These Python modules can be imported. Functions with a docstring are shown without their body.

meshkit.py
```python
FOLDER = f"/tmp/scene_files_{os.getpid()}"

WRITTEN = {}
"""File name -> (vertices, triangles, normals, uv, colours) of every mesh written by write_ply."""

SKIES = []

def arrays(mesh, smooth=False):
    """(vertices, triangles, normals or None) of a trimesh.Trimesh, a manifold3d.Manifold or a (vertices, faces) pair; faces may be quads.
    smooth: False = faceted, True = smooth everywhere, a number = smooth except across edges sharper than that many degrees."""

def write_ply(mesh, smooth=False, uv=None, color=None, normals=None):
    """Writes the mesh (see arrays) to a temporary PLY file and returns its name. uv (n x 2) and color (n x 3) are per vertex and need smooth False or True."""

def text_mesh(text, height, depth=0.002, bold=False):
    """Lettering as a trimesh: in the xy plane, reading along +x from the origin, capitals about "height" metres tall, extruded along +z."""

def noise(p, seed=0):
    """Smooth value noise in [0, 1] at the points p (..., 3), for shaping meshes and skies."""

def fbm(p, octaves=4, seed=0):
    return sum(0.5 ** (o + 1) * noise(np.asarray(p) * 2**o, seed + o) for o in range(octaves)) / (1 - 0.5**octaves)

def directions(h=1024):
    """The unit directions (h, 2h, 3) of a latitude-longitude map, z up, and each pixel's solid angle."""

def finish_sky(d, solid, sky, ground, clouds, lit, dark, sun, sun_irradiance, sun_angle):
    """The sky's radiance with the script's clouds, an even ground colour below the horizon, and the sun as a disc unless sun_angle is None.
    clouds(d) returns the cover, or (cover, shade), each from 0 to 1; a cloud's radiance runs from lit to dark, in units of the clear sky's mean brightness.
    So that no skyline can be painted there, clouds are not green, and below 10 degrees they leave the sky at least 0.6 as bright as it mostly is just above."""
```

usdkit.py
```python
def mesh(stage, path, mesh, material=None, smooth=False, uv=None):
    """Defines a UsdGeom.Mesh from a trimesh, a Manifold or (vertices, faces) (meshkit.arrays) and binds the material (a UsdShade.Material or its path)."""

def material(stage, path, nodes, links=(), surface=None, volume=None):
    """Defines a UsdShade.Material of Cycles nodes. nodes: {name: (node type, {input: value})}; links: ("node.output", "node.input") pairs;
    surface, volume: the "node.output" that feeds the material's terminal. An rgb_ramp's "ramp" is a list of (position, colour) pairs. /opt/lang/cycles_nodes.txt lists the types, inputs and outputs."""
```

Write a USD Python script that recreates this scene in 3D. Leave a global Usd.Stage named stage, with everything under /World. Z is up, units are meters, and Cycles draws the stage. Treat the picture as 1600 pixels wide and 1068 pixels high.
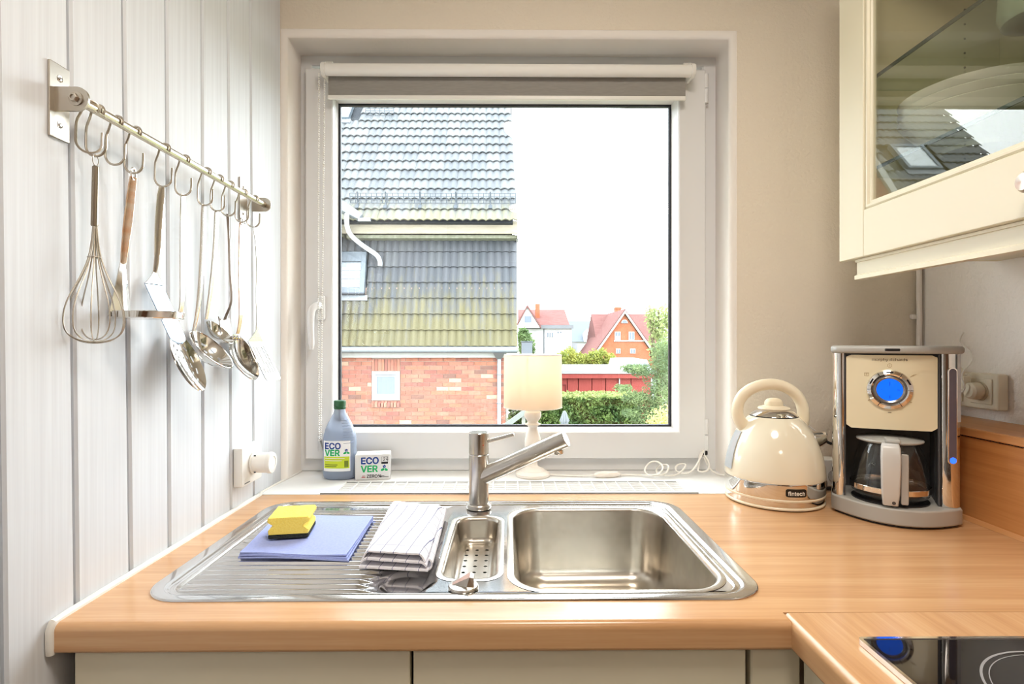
import math, random
import numpy as np
import trimesh
import manifold3d as m3
from shapely.geometry import Polygon, Point, box as sbox
from shapely import affinity
import usdkit, meshkit
from pxr import Usd, UsdGeom, UsdLux, Gf, Sdf

PI = math.pi
stage = Usd.Stage.CreateInMemory()
UsdGeom.SetStageUpAxis(stage, 'Z')
UsdGeom.SetStageMetersPerUnit(stage, 1.0)
UsdGeom.Xform.Define(stage, '/World')

# ------------------------------------------------------------------ camera, sky, lights, exposure
cam = UsdGeom.Camera.Define(stage, '/World/camera')
cx = UsdGeom.Xformable(cam)
cx.AddTranslateOp().Set(Gf.Vec3d(0, 0, 1.267))
cx.AddRotateZOp().Set(-0.45)
cx.AddRotateXOp().Set(90.0)
cam.CreateHorizontalApertureAttr(36.0)
cam.CreateVerticalApertureAttr(24.03)
cam.CreateFocalLengthAttr(19.35)
cam.CreateClippingRangeAttr(Gf.Vec2f(0.02, 500))
cam.CreateExposureAttr(0.10)

sky = UsdLux.DomeLight.Define(stage, '/World/sky')                 # bright even overcast
sky.CreateIntensityAttr(2.75)
sky.CreateColorAttr(Gf.Vec3f(0.90, 0.955, 1.0))

CEIL = 2.45
UNSEEN_LAMPS = [(0.22, 0.30, 2.40, 0.24, 27.0), (0.25, -1.45, 2.40, 0.24, 9.0)]   # unseen ceiling lamps lighting the room: x, y, z, radius, intensity
LAMP_COLOR = Gf.Vec3f(1.0, 0.92, 0.83)

# ------------------------------------------------------------------ helpers
def lin(c):
    c = np.asarray(c, float) / 255.0
    return tuple(np.where(c <= 0.04045, c / 12.92, ((c + 0.055) / 1.055) ** 2.4))

MATS = {}
def mat(name, nodes, links, surface):
    if name not in MATS:
        MATS[name] = usdkit.material(stage, '/World/Looks/' + name, nodes, links, surface=surface)
    return MATS[name]

def plain(name, rgb, rough=0.5, metal=0.0, bump=None, **kw):
    """rgb 0..255 display colour; bump = (scale, strength, stretch xyz)"""
    nodes = {'p': ('principled_bsdf', dict(base_color=lin(rgb), roughness=rough, metallic=metal, **kw))}
    links = []
    if bump:
        sc, st, str_ = bump
        nodes |= {'t': ('texture_coordinate', {}), 'm': ('mapping', {'scale': str_}), 'n': ('noise_texture', {'scale': sc, 'detail': 3.0}),
                  'b': ('bump', {'strength': st, 'distance': 0.002})}
        links += [('t.object', 'm.vector'), ('m.vector', 'n.vector'), ('n.fac', 'b.height'), ('b.normal', 'p.normal')]
    return mat(name, nodes, links, 'p.BSDF')

def mottled(name, c1, c2, rough=0.6, scale=5.0, stretch=(1, 1, 1), bump=0.0, detail=4.0, metal=0.0, lo=0.35, hi=0.65, dist=0.003, **kw):
    nodes = {'t': ('texture_coordinate', {}), 'm': ('mapping', {'scale': stretch}), 'n': ('noise_texture', {'scale': scale, 'detail': detail, 'roughness': 0.6}),
             'r': ('rgb_ramp', {'ramp': [(0, lin(c1)), (lo, lin(c1)), (hi, lin(c2)), (1, lin(c2))]}),
             'p': ('principled_bsdf', dict(roughness=rough, metallic=metal, **kw))}
    links = [('t.object', 'm.vector'), ('m.vector', 'n.vector'), ('n.fac', 'r.fac'), ('r.color', 'p.base_color')]
    if bump:
        nodes['b'] = ('bump', {'strength': bump, 'distance': dist})
        links += [('n.fac', 'b.height'), ('b.normal', 'p.normal')]
    return mat(name, nodes, links, 'p.BSDF')

def wood(name, along, c1, c2, c3, rough=0.33):
    st = {'x': (1.2, 26, 26), 'y': (26, 1.2, 26), 'z': (26, 26, 1.2)}[along]
    fine = tuple(s * (3.2 if s > 2 else 2.0) for s in st)
    nodes = {'t': ('texture_coordinate', {}), 'm': ('mapping', {'scale': st}), 'm2': ('mapping', {'scale': fine}),
             'n': ('noise_texture', {'scale': 1.0, 'detail': 4.0, 'roughness': 0.55, 'distortion': 0.5}),
             'n2': ('noise_texture', {'scale': 1.6, 'detail': 5.0, 'roughness': 0.7}),
             'a': ('mix_float', {'fac': 0.4}),
             'r': ('rgb_ramp', {'ramp': [(0, lin(c1)), (0.34, lin(c1)), (0.5, lin(c2)), (0.66, lin(c3)), (1, lin(c3))]}),
             'p': ('principled_bsdf', {'roughness': rough, 'specular_ior_level': 0.55})}
    links = [('t.object', 'm.vector'), ('t.object', 'm2.vector'), ('m.vector', 'n.vector'), ('m2.vector', 'n2.vector'), ('n.fac', 'a.a'), ('n2.fac', 'a.b'),
             ('a.result', 'r.fac'), ('r.color', 'p.base_color')]
    return mat(name, nodes, links, 'p.BSDF')

def thin_glass(name, tint=(1, 1, 1), f0=0.04, rough=0.0):
    nodes = {'lw': ('layer_weight', {'blend': 0.5}), 'pw': ('math', {'math_type': 'power', 'value2': 5.0}), 'ma': ('math', {'math_type': 'multiply_add', 'value2': 0.95, 'value3': f0}),
             'tr': ('transparent_bsdf', {'color': tint}), 'gl': ('glossy_bsdf', {'color': (1, 1, 1), 'roughness_u': rough, 'roughness_v': rough, 'roughness': rough}), 'mx': ('mix_closure', {})}
    nodes['gl'][1].pop('roughness_u'); nodes['gl'][1].pop('roughness_v')
    links = [('lw.facing', 'pw.value1'), ('pw.value', 'ma.value1'), ('ma.value', 'mx.fac'), ('tr.BSDF', 'mx.closure1'), ('gl.BSDF', 'mx.closure2')]
    return mat(name, nodes, links, 'mx.closure')

def leafy(name, c1, c2, scale=3.0, trans=0.35):
    nodes = {'t': ('texture_coordinate', {}), 'n': ('noise_texture', {'scale': scale, 'detail': 3.0}),
             'r': ('rgb_ramp', {'ramp': [(0, lin(c1)), (0.36, lin(c1)), (0.64, lin(c2)), (1, lin(c2))]}),
             'd': ('principled_bsdf', {'roughness': 0.6}), 'tl': ('translucent_bsdf', {}), 'mx': ('mix_closure', {'fac': trans})}
    links = [('t.object', 'n.vector'), ('n.fac', 'r.fac'), ('r.color', 'd.base_color'), ('r.color', 'tl.color'), ('d.BSDF', 'mx.closure1'), ('tl.BSDF', 'mx.closure2')]
    return mat(name, nodes, links, 'mx.closure')

COUNT = {}
def fresh(parent, name):
    k = (parent, name)
    n = COUNT.get(k, 0)
    COUNT[k] = n + 1
    return f'{parent}/{name}' if n == 0 else f'{parent}/{name}_{n:03d}'

def tag(prim, label=None, cat=None, group=None, kind=None):
    for k, v in (('label', label), ('category', cat), ('group', group), ('kind', kind)):
        if v:
            prim.SetCustomDataByKey(k, v)

class Thing:
    """An Xform at the thing's base; parts given in world axes are moved to its frame (or given local)."""
    def __init__(self, name, label=None, cat=None, loc=(0, 0, 0), rotz=0.0, group=None, kind=None):
        self.path = fresh('/World', name)
        self.loc, self.rotz = np.array(loc, float), rotz
        x = UsdGeom.Xform.Define(stage, self.path)
        x.AddTranslateOp().Set(Gf.Vec3d(*map(float, loc)))
        if rotz:
            x.AddRotateZOp().Set(float(rotz))
        tag(x.GetPrim(), label, cat, group, kind)
        self.prim = x.GetPrim()
    def part(self, name, mesh, material, smooth=32, label=None, kind=None, local=False, under=None):
        v, f = vf(mesh)
        if not local:
            v = v - self.loc
            if self.rotz:
                a = math.radians(-self.rotz)
                c, s = math.cos(a), math.sin(a)
                v = np.column_stack([v[:, 0] * c - v[:, 1] * s, v[:, 0] * s + v[:, 1] * c, v[:, 2]])
        path = fresh(under or self.path, name)
        m = usdkit.mesh(stage, path, (v, f), material, smooth=smooth)
        tag(m.GetPrim(), label, None, None, kind)
        return path

def solo(name, mesh, material, label, cat, loc, smooth=32, group=None, kind=None):
    """A thing that is one mesh (given in world axes), its origin at loc."""
    v, f = vf(mesh)
    path = fresh('/World', name)
    m = usdkit.mesh(stage, path, (v - np.array(loc, float), f), material, smooth=smooth)
    UsdGeom.Xformable(m).AddTranslateOp().Set(Gf.Vec3d(*map(float, loc)))
    tag(m.GetPrim(), label, cat, group, kind)
    return path

def vf(mesh):
    if hasattr(mesh, 'to_mesh'):
        mm = mesh.to_mesh()
        return np.array(mm.vert_properties[:, :3], float), np.array(mm.tri_verts)
    if isinstance(mesh, tuple):
        v, f = np.asarray(mesh[0], float), np.asarray(mesh[1], int)
        if f.shape[1] == 4:
            f = np.vstack([f[:, [0, 1, 2]], f[:, [0, 2, 3]]])
        return v, f
    return np.array(mesh.vertices, float), np.array(mesh.faces)

def cat_(*ms):
    vs, fs, n = [], [], 0
    for m in ms:
        v, f = vf(m)
        vs.append(v); fs.append(f + n); n += len(v)
    return np.vstack(vs), np.vstack(fs)

def xf(mesh, M=None, t=(0, 0, 0)):
    v, f = vf(mesh)
    if M is not None:
        v = v @ np.asarray(M, float).T
    return v + np.array(t, float), f

def rot(axis, deg):
    return trimesh.transformations.rotation_matrix(math.radians(deg), {'x': [1, 0, 0], 'y': [0, 1, 0], 'z': [0, 0, 1]}[axis])[:3, :3]

def bx(x0, x1, y0, y1, z0, z1, r=0.0, seg=1):
    x0, x1, y0, y1, z0, z1 = min(x0, x1), max(x0, x1), min(y0, y1), max(y0, y1), min(z0, z1), max(z0, z1)
    if r <= 0:
        v = [(x, y, z) for x in (x0, x1) for y in (y0, y1) for z in (z0, z1)]
        f = [(0, 1, 3, 2), (4, 6, 7, 5), (0, 4, 5, 1), (2, 3, 7, 6), (0, 2, 6, 4), (1, 5, 7, 3)]
        return np.array(v), np.array(f)
    r = min(r, (x1 - x0) / 2.001, (y1 - y0) / 2.001, (z1 - z0) / 2.001)
    o = []
    if seg == 1:
        o = [(1, 0, 0), (0, 1, 0), (0, 0, 1)]
    else:
        for i in range(seg + 1):
            for j in range(seg + 1):
                a, b = PI / 2 * i / seg, PI / 2 * j / seg
                o.append((math.cos(a) * math.cos(b), math.sin(a) * math.cos(b), math.sin(b)))
    pts = []
    for sx, X in ((-1, x0 + r), (1, x1 - r)):
        for sy, Y in ((-1, y0 + r), (1, y1 - r)):
            for sz, Z in ((-1, z0 + r), (1, z1 - r)):
                pts += [(X + sx * a * r, Y + sy * b * r, Z + sz * c * r) for a, b, c in o]
    return m3.Manifold.hull_points(np.array(pts))

def hull(pts):
    return m3.Manifold.hull_points(np.array(pts, float))

def orient(v, f):
    v, f = np.asarray(v, float), np.asarray(f, int)
    if f.shape[1] == 4:
        f = np.vstack([f[:, [0, 1, 2]], f[:, [0, 2, 3]]])
    vol = np.einsum('ij,ij->i', v[f[:, 0]], np.cross(v[f[:, 1]], v[f[:, 2]])).sum()
    return (v, f[:, ::-1]) if vol < 0 else (v, f)

def lathe(prof, n=48, c=(0, 0, 0), closed=False):
    """prof [(r, z)] turned about z; closed=True joins the last ring to the first"""
    prof = [(max(r, 1e-5), z) for r, z in prof]
    k = len(prof)
    a = np.linspace(0, 2 * PI, n, endpoint=False)
    v = np.array([[(r * math.cos(t), r * math.sin(t), z) for t in a] for r, z in prof]).reshape(-1, 3)
    f = []
    for i in range(k if closed else k - 1):
        for j in range(n):
            p, q, i2 = j, (j + 1) % n, (i + 1) % k
            f.append((i * n + p, i * n + q, i2 * n + q, i2 * n + p))
    v, f = orient(v, f)
    return v + np.array(c, float), f

def frames(P, up0=None):
    P = np.asarray(P, float)
    T = np.gradient(P, axis=0)
    T /= np.maximum(np.linalg.norm(T, axis=1, keepdims=True), 1e-12)
    u = np.array(up0 if up0 is not None else (0.13, 0.27, 0.95), float)
    U, V = [], []
    for t in T:
        u = u - t * (u @ t)
        if np.linalg.norm(u) < 1e-6:
            u = np.cross(t, [1, 0.3, 0.2])
        u = u / np.linalg.norm(u)
        U.append(u); V.append(np.cross(t, u))
    return P, T, np.array(U), np.array(V)

def tube(P, r, n=10, caps=True):
    P, T, U, V = frames(P)
    r = np.broadcast_to(np.asarray(r, float), (len(P),))
    a = np.linspace(0, 2 * PI, n, endpoint=False)
    v = (P[:, None] + r[:, None, None] * (np.cos(a)[None, :, None] * U[:, None] + np.sin(a)[None, :, None] * V[:, None])).reshape(-1, 3)
    f = [(i * n + j, i * n + (j + 1) % n, (i + 1) * n + (j + 1) % n, (i + 1) * n + j) for i in range(len(P) - 1) for j in range(n)]
    f = np.array(f); f = np.vstack([f[:, [0, 1, 2]], f[:, [0, 2, 3]]])
    if caps:
        m = len(v)
        v = np.vstack([v, P[:1], P[-1:]])
        e = (len(P) - 1) * n
        f = np.vstack([f, [(m, (j + 1) % n, j) for j in range(n)], [(m + 1, e + j, e + (j + 1) % n) for j in range(n)]])
    return v, f

def ring(c, R, r, axis='z', n=32, k=8):
    a = np.linspace(0, 2 * PI, n, endpoint=False); b = np.linspace(0, 2 * PI, k, endpoint=False)
    A, B = np.meshgrid(a, b, indexing='ij')
    v = np.stack([(R + r * np.cos(B)) * np.cos(A), (R + r * np.cos(B)) * np.sin(A), r * np.sin(B)], -1).reshape(-1, 3)
    f = [(i * k + j, ((i + 1) % n) * k + j, ((i + 1) % n) * k + (j + 1) % k, i * k + (j + 1) % k) for i in range(n) for j in range(k)]
    M = {'z': np.eye(3), 'x': np.array([[0, 0, 1], [1, 0, 0], [0, 1, 0]]), 'y': np.array([[1, 0, 0], [0, 0, -1], [0, 1, 0]])}[axis]
    return v @ M.T + np.array(c, float), np.array(f)

def smooth_path(pts, n=40):
    from scipy.interpolate import CubicSpline, PchipInterpolator
    pts = np.asarray(pts, float)
    s = np.r_[0, np.cumsum(np.linalg.norm(np.diff(pts, axis=0), axis=1))]
    return CubicSpline(s, pts)(np.linspace(0, s[-1], n))

def strip(P, wdir, width, thick):
    """A flat bar along P, its width along wdir; width may vary."""
    P = np.asarray(P, float)
    T = np.gradient(P, axis=0); T /= np.linalg.norm(T, axis=1, keepdims=True)
    w = np.asarray(wdir, float); w = w / np.linalg.norm(w)
    N = np.cross(T, w); N /= np.linalg.norm(N, axis=1, keepdims=True)
    W = np.broadcast_to(np.asarray(width, float), (len(P),))[:, None] / 2
    h = thick / 2
    prof = [(-1, -.6), (-.86, -1), (.86, -1), (1, -.6), (1, .6), (.86, 1), (-.86, 1), (-1, .6)]
    v = np.stack([P + w * W * a + N * h * b for a, b in prof], 1).reshape(-1, 3)
    k = len(prof)
    f = [(i * k + j, i * k + (j + 1) % k, (i + 1) * k + (j + 1) % k, (i + 1) * k + j) for i in range(len(P) - 1) for j in range(k)]
    f = np.array(f); f = np.vstack([f[:, [0, 1, 2]], f[:, [0, 2, 3]]])
    e = (len(P) - 1) * k
    caps = [(0, j + 1, j) for j in range(1, k - 1)] + [(e, e + j, e + j + 1) for j in range(1, k - 1)]
    return orient(v, np.vstack([f, caps]))

def prism(poly, z0, z1):
    gs = getattr(poly, 'geoms', [poly])
    out = []
    for g in gs:
        m = trimesh.creation.extrude_polygon(g, z1 - z0, engine='earcut')
        m.apply_translation((0, 0, z0)); out.append(m)
    return cat_(*out)

def soft_prism(poly, z0, z1, r=0.003, n=3):
    """Extrusion of a convex outline with rounded top and bottom edges."""
    pts = []
    for i in range(n + 1):
        a = PI / 2 * i / n
        ins, dz = r * (1 - math.cos(a)), r * (1 - math.sin(a))
        g = poly.buffer(-ins) if ins > 0 else poly
        xy = np.array(g.exterior.coords)
        pts += [(x, y, z1 - dz) for x, y in xy] + [(x, y, z0 + dz) for x, y in xy]
    return hull(pts)

XZ = np.array([[1, 0, 0], [0, 0, -1], [0, 1, 0]], float)    # plan (x, y, z) -> upright: x, z; extrusion towards -y
YZ = np.array([[0, 0, 1], [1, 0, 0], [0, 1, 0]], float)     # plan -> y, z; extrusion towards +x

def upright(poly, y0, y1):
    """outline in (x, z) as a slab from y0 to y1"""
    return xf(prism(poly, -y1, -y0), XZ)

def rr(x0, x1, y0, y1, r, n=8):
    r = max(min(r, (x1 - x0) / 2, (y1 - y0) / 2), 1e-4)
    out = []
    for cxx, cyy, a0 in ((x1 - r, y1 - r, 0), (x0 + r, y1 - r, PI / 2), (x0 + r, y0 + r, PI), (x1 - r, y0 + r, 1.5 * PI)):
        for i in range(n + 1):
            a = a0 + PI / 2 * i / n
            out.append((cxx + r * math.cos(a), cyy + r * math.sin(a)))
    return np.array(out)

def loops(rings, close=False):
    """rings: list of (k, 3) loops of equal length joined in turn; close=True fills the last"""
    k = len(rings[0]); v = np.vstack(rings)
    f = [(i * k + j, i * k + (j + 1) % k, (i + 1) * k + (j + 1) % k, (i + 1) * k + j) for i in range(len(rings) - 1) for j in range(k)]
    f = np.array(f); f = np.vstack([f[:, [0, 1, 2]], f[:, [0, 2, 3]]])
    if close:
        m = len(v); v = np.vstack([v, rings[-1].mean(0)[None]])
        e = (len(rings) - 1) * k
        f = np.vstack([f, [(e + j, e + (j + 1) % k, m) for j in range(k)]])
    return v, f

def rect_sweep(x0, x1, z0, z1, prof, closed=True):
    """prof [(outward offset, y)] swept mitred round the upright rectangle."""
    rings = []
    for o, y in prof:
        rings.append(np.array([(x0 - o, y, z0 - o), (x1 + o, y, z0 - o), (x1 + o, y, z1 + o), (x0 - o, y, z1 + o)]))
    if closed:
        rings.append(rings[0])
    v, f = loops(rings)
    return orient(v, f) if closed else (v, f)

def sheet(P, thick):
    """A grid of points (a, b, 3) given a thickness along its normals, closed."""
    a, b = P.shape[:2]
    du, dv = np.gradient(P, axis=0), np.gradient(P, axis=1)
    N = np.cross(du, dv); N /= np.maximum(np.linalg.norm(N, axis=2, keepdims=True), 1e-12)
    v = np.vstack([(P + N * thick / 2).reshape(-1, 3), (P - N * thick / 2).reshape(-1, 3)])
    g = np.arange(a * b).reshape(a, b); o = a * b
    q = np.stack([g[:-1, :-1], g[1:, :-1], g[1:, 1:], g[:-1, 1:]], -1).reshape(-1, 4)
    f = [q, q[:, ::-1] + o]
    for e in (g[0, :], g[-1, ::-1], g[::-1, 0], g[:, -1]):
        f.append(np.stack([e[:-1], e[1:], e[1:] + o, e[:-1] + o], -1))
    return orient(v, np.vstack(f))

def text_on(s, h, depth=0.0006, bold=False, center=None):
    m = meshkit.text_mesh(s, h, depth, bold)
    v, f = vf(m)
    if center is not None:
        v = v - np.array([(v[:, 0].min() + v[:, 0].max()) / 2, (v[:, 1].min() + v[:, 1].max()) / 2, 0])
    return v, f

def heavy(s, h, center=None):
    """extra bold lettering: the same bold word set three times with a hair's shift"""
    v, f = text_on(s, h, .0002, True, center)
    return cat_(*[(v + np.array([dx * h, dy * h, dz]), f) for dx, dy, dz in ((-.028, 0, 0), (.028, 0, .00002), (0, .02, .00004), (0, -.02, .00006))])

def leaves(points, size, rng, flat=0.0, aspect=0.5):
    """A bent two-triangle leaf at each point, turned at random."""
    n = len(points)
    d = rng.normal(size=(n, 3)); d[:, 2] -= flat; d /= np.linalg.norm(d, axis=1, keepdims=True)
    w = np.cross(d, rng.normal(size=(n, 3))); w /= np.linalg.norm(w, axis=1, keepdims=True)
    nn = np.cross(d, w)
    s = size * rng.uniform(0.6, 1.35, (n, 1))
    p = np.asarray(points)
    v = np.stack([p - d * s / 2, p + w * s * aspect / 2 + nn * s * 0.1, p + d * s / 2, p - w * s * aspect / 2 + nn * s * 0.1], 1).reshape(-1, 3)
    i = np.arange(n)[:, None] * 4
    return v, np.vstack([i + [0, 1, 2], i + [0, 2, 3]])

def blob_points(blobs, n, rng, hollow=0.55):
    """points in ellipsoids (cx, cy, cz, rx, ry, rz), denser towards the skin"""
    vol = np.array([b[3] * b[4] * b[5] for b in blobs]) ** 0.67
    which = rng.choice(len(blobs), n, p=vol / vol.sum())
    B = np.array(blobs)[which]
    d = rng.normal(size=(n, 3)); d /= np.linalg.norm(d, axis=1, keepdims=True)
    r = rng.uniform(hollow, 1.0, (n, 1)) * (0.86 + 0.28 * meshkit.noise(d * 3 + which[:, None] * 7.1)[:, None])
    return B[:, :3] + d * r * B[:, 3:]
# ---END HELPERS
# ------------------------------------------------------------------ materials of the room
M_PLANK = mottled('painted_plank', (218, 221, 225), (209, 211, 215), rough=0.55, scale=2.0, stretch=(60, 60, 1.0), bump=0.25, dist=0.0006)
M_GAP = plain('plank_gap', (186, 176, 160), 0.8)
M_PLASTER = plain('beige_plaster', (234, 223, 206), 0.85, bump=(120, 1.0, (1, 1, 1)))
M_PLASTER_W = plain('pale_plaster', (246, 240, 234), 0.85, bump=(100, 1.0, (1, 1, 1)))
M_REVEAL = plain('white_reveal_paint', (242, 236, 229), 0.75, bump=(90, 0.2, (1, 1, 1)))
M_CEIL = plain('ceiling_white', (240, 236, 228), 0.9)
M_FLOOR = mottled('floor_vinyl', (112, 86, 62), (128, 98, 72), rough=0.5, scale=3)
M_PVC = plain('white_pvc', (228, 228, 228), 0.32)
M_GASKET = plain('black_gasket', (38, 42, 50), 0.5)
M_PANE = thin_glass('window_glass', (0.97, 0.985, 0.98))
M_SILL = mottled('sill_white', (243, 243, 241), (234, 235, 234), rough=0.4, scale=6)
M_CAULK = plain('white_caulk', (236, 232, 224), 0.5)
M_CHROME = plain('chrome', (225, 222, 218), 0.06, 1.0)
M_SATIN = plain('satin_steel', (196, 188, 176), 0.30, 1.0)
M_RAIL = plain('rail_steel', (212, 202, 182), 0.22, 1.0)
M_POLISH = plain('polished_steel', (222, 219, 214), 0.11, 1.0)
M_BLACK = plain('black_plastic', (26, 26, 28), 0.4)
M_WHITE = plain('white_plastic', (238, 236, 230), 0.35)
M_IVORY = plain('ivory_plastic', (232, 224, 204), 0.4)

# ------------------------------------------------------------------ the setting
YW, XL, XR, YB = 1.46, -0.60, 1.10, -2.30
def structure(name, label=None, loc=(0, 0, 0)):
    return Thing(name, label, None, loc, kind='structure')

# left wall: painted planks with V-joints over a backing
wl = structure('wall_left', 'white painted plank wall with V-shaped joints', (XL, YB, 0))
wl.part('backing', bx(XL - 0.08, XL - 0.012, YB, YW + 0.26, 0, CEIL), M_GAP)
joints = [(0.661, 0.648), (0.7712, 0.7560), (0.8815, 0.8630), (0.9815, 0.9722), (1.0883, 1.0860), (1.1986, 1.1870), (1.3060, 1.2900), (1.4680, 1.4640)]
joints = [(0.661 - 0.1075 * k, 0.648 - 0.1075 * k) for k in range(27, 0, -1)] + joints   # joint position at z 0.90 and at z 1.87
gapw = 0.0062
def jy(j, z):
    return j[0] + (j[1] - j[0]) * (z - 0.90) / 0.97
for a, b in zip(joints[:-1], joints[1:]):
    pts, c = [], 0.0035
    for z in (0.0, CEIL):
        for x, ins in ((XL - 0.014, 0), (XL - c, 0), (XL, c * 0.8)):
            pts += [(x, jy(a, z) + gapw / 2 + ins, z), (x, jy(b, z) - gapw / 2 - ins, z)]
    wl.part('plank', hull(pts), M_PLANK, smooth=False)

# window wall with its opening, reveals painted white
WX0, WX1, WZ0, WZ1 = -0.586, 0.5925, 0.86, 2.078
wv = structure('wall_window', 'beige stucco wall around the kitchen window', (0, YW, 0))
op = Polygon([(WX0 - .014, WZ0), (WX1 + .016, WZ0), (WX1 + .016, WZ1 + .016), (WX0 - .014, WZ1 + .016)])
wv.part('plaster', upright(sbox(XL - 0.08, 0, XR + 0.08, CEIL).difference(op), YW, YW + 0.24), M_PLASTER, smooth=False)
pf = [(0.0165, YW - 0.0008)] + [(0.016 - 0.016 * math.sin(t), YW + 0.016 * (1 - math.cos(t))) for t in np.linspace(0, PI / 2, 7)] + [(0.0, YW + 0.24), (0.0165, YW + 0.24)]
wv.part('reveal', rect_sweep(WX0, WX1, WZ0, WZ1, pf), M_REVEAL, smooth=50)
wr = structure('wall_right', 'pale stucco wall behind the wall cabinet', (XR, 0, 0))
wr.part('plaster', bx(XR, XR + 0.08, YB, YW, 0, CEIL), M_PLASTER_W)
wb = structure('wall_rear', None, (0, YB, 0)); wb.part('plaster', bx(XL - .08, XR + .08, YB - .08, YB, 0, CEIL), plain('unseen_rear_wall_dark', (150, 138, 122), 0.8))  # out of view; toned down to darken metal reflections and frontal bounce
d1 = structure('door_1', 'unseen brown wooden door in the rear wall that darkens metal reflections', (.45, YB, 0))  # out of view, placed to give the metal something dark to reflect
M_DOORW = wood('door_wood', 'z', (92, 58, 34), (108, 70, 42), (122, 82, 52), 0.4)
d1.part('leaf', bx(.05, .86, YB + .001, YB + .041, 0.005, 2.0, .004), M_DOORW)
d1.part('architrave', cat_(bx(-.03, .045, YB + .001, YB + .020, 0, 2.06), bx(.865, .94, YB + .001, YB + .020, 0, 2.06), bx(.0455, .8645, YB + .001, YB + .020, 2.005, 2.06)), M_DOORW)
fl = structure('floor', None, (0, 0, 0)); fl.part('covering', bx(XL - .08, XR + .08, YB - .08, YW + .24, -0.05, 0), M_FLOOR)
cl = structure('ceiling', None, (0, 0, CEIL)); cl.part('plaster', bx(XL - .08, XR + .08, YB - .08, YW + .24, CEIL, CEIL + 0.05), M_CEIL)
pp = structure('trim_1', 'thin painted pipe running down the corner beside the cabinet', (1.088, 1.445, 0.90))
pp.part('pipe', tube([(1.088, 1.447, 0.90), (1.088, 1.447, 1.30), (1.0885, 1.446, 1.33), (1.088, 1.447, 1.37), (1.088, 1.447, CEIL)], 0.0065, 10), M_PLASTER_W)
pp.part('clip', bx(1.070, 1.099, 1.448, 1.4585, 1.328, 1.340, 0.002), M_PLASTER_W)

# unseen ceiling lamps (round dishes), placed out of view to light the room
M_DISH = plain('unseen_lamp_dish', (250, 244, 230), 0.3, emission_color=(1.0, 0.83, 0.63), emission_strength=2.0)
for i, (x, y, z, r, inten) in enumerate(UNSEEN_LAMPS):
    t = Thing('unseen_ceiling_lamp', ('unseen round ceiling lamp lighting the worktop and window wall', 'unseen round ceiling lamp lighting the kitchen from the rear')[i], 'lamp', (x, y, CEIL))
    t.part('rim', lathe([(r + .02, CEIL), (r + .022, z), (r + .006, z - .004), (r + .004, z + .02), (r - .01, CEIL)], 48, (x, y, 0)), M_WHITE)
    t.part('dish', lathe([(r + .004, z + .012), (r * .7, z + .004), (0, z)], 48, (x, y, 0)), M_DISH)
    d = UsdLux.DiskLight.Define(stage, t.path + '/lamp_light')
    d.CreateRadiusAttr(r); d.CreateIntensityAttr(inten); d.CreateColorAttr(LAMP_COLOR)
    UsdGeom.Xformable(d).AddTranslateOp().Set(Gf.Vec3d(0, 0, z - 0.012 - CEIL))

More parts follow.
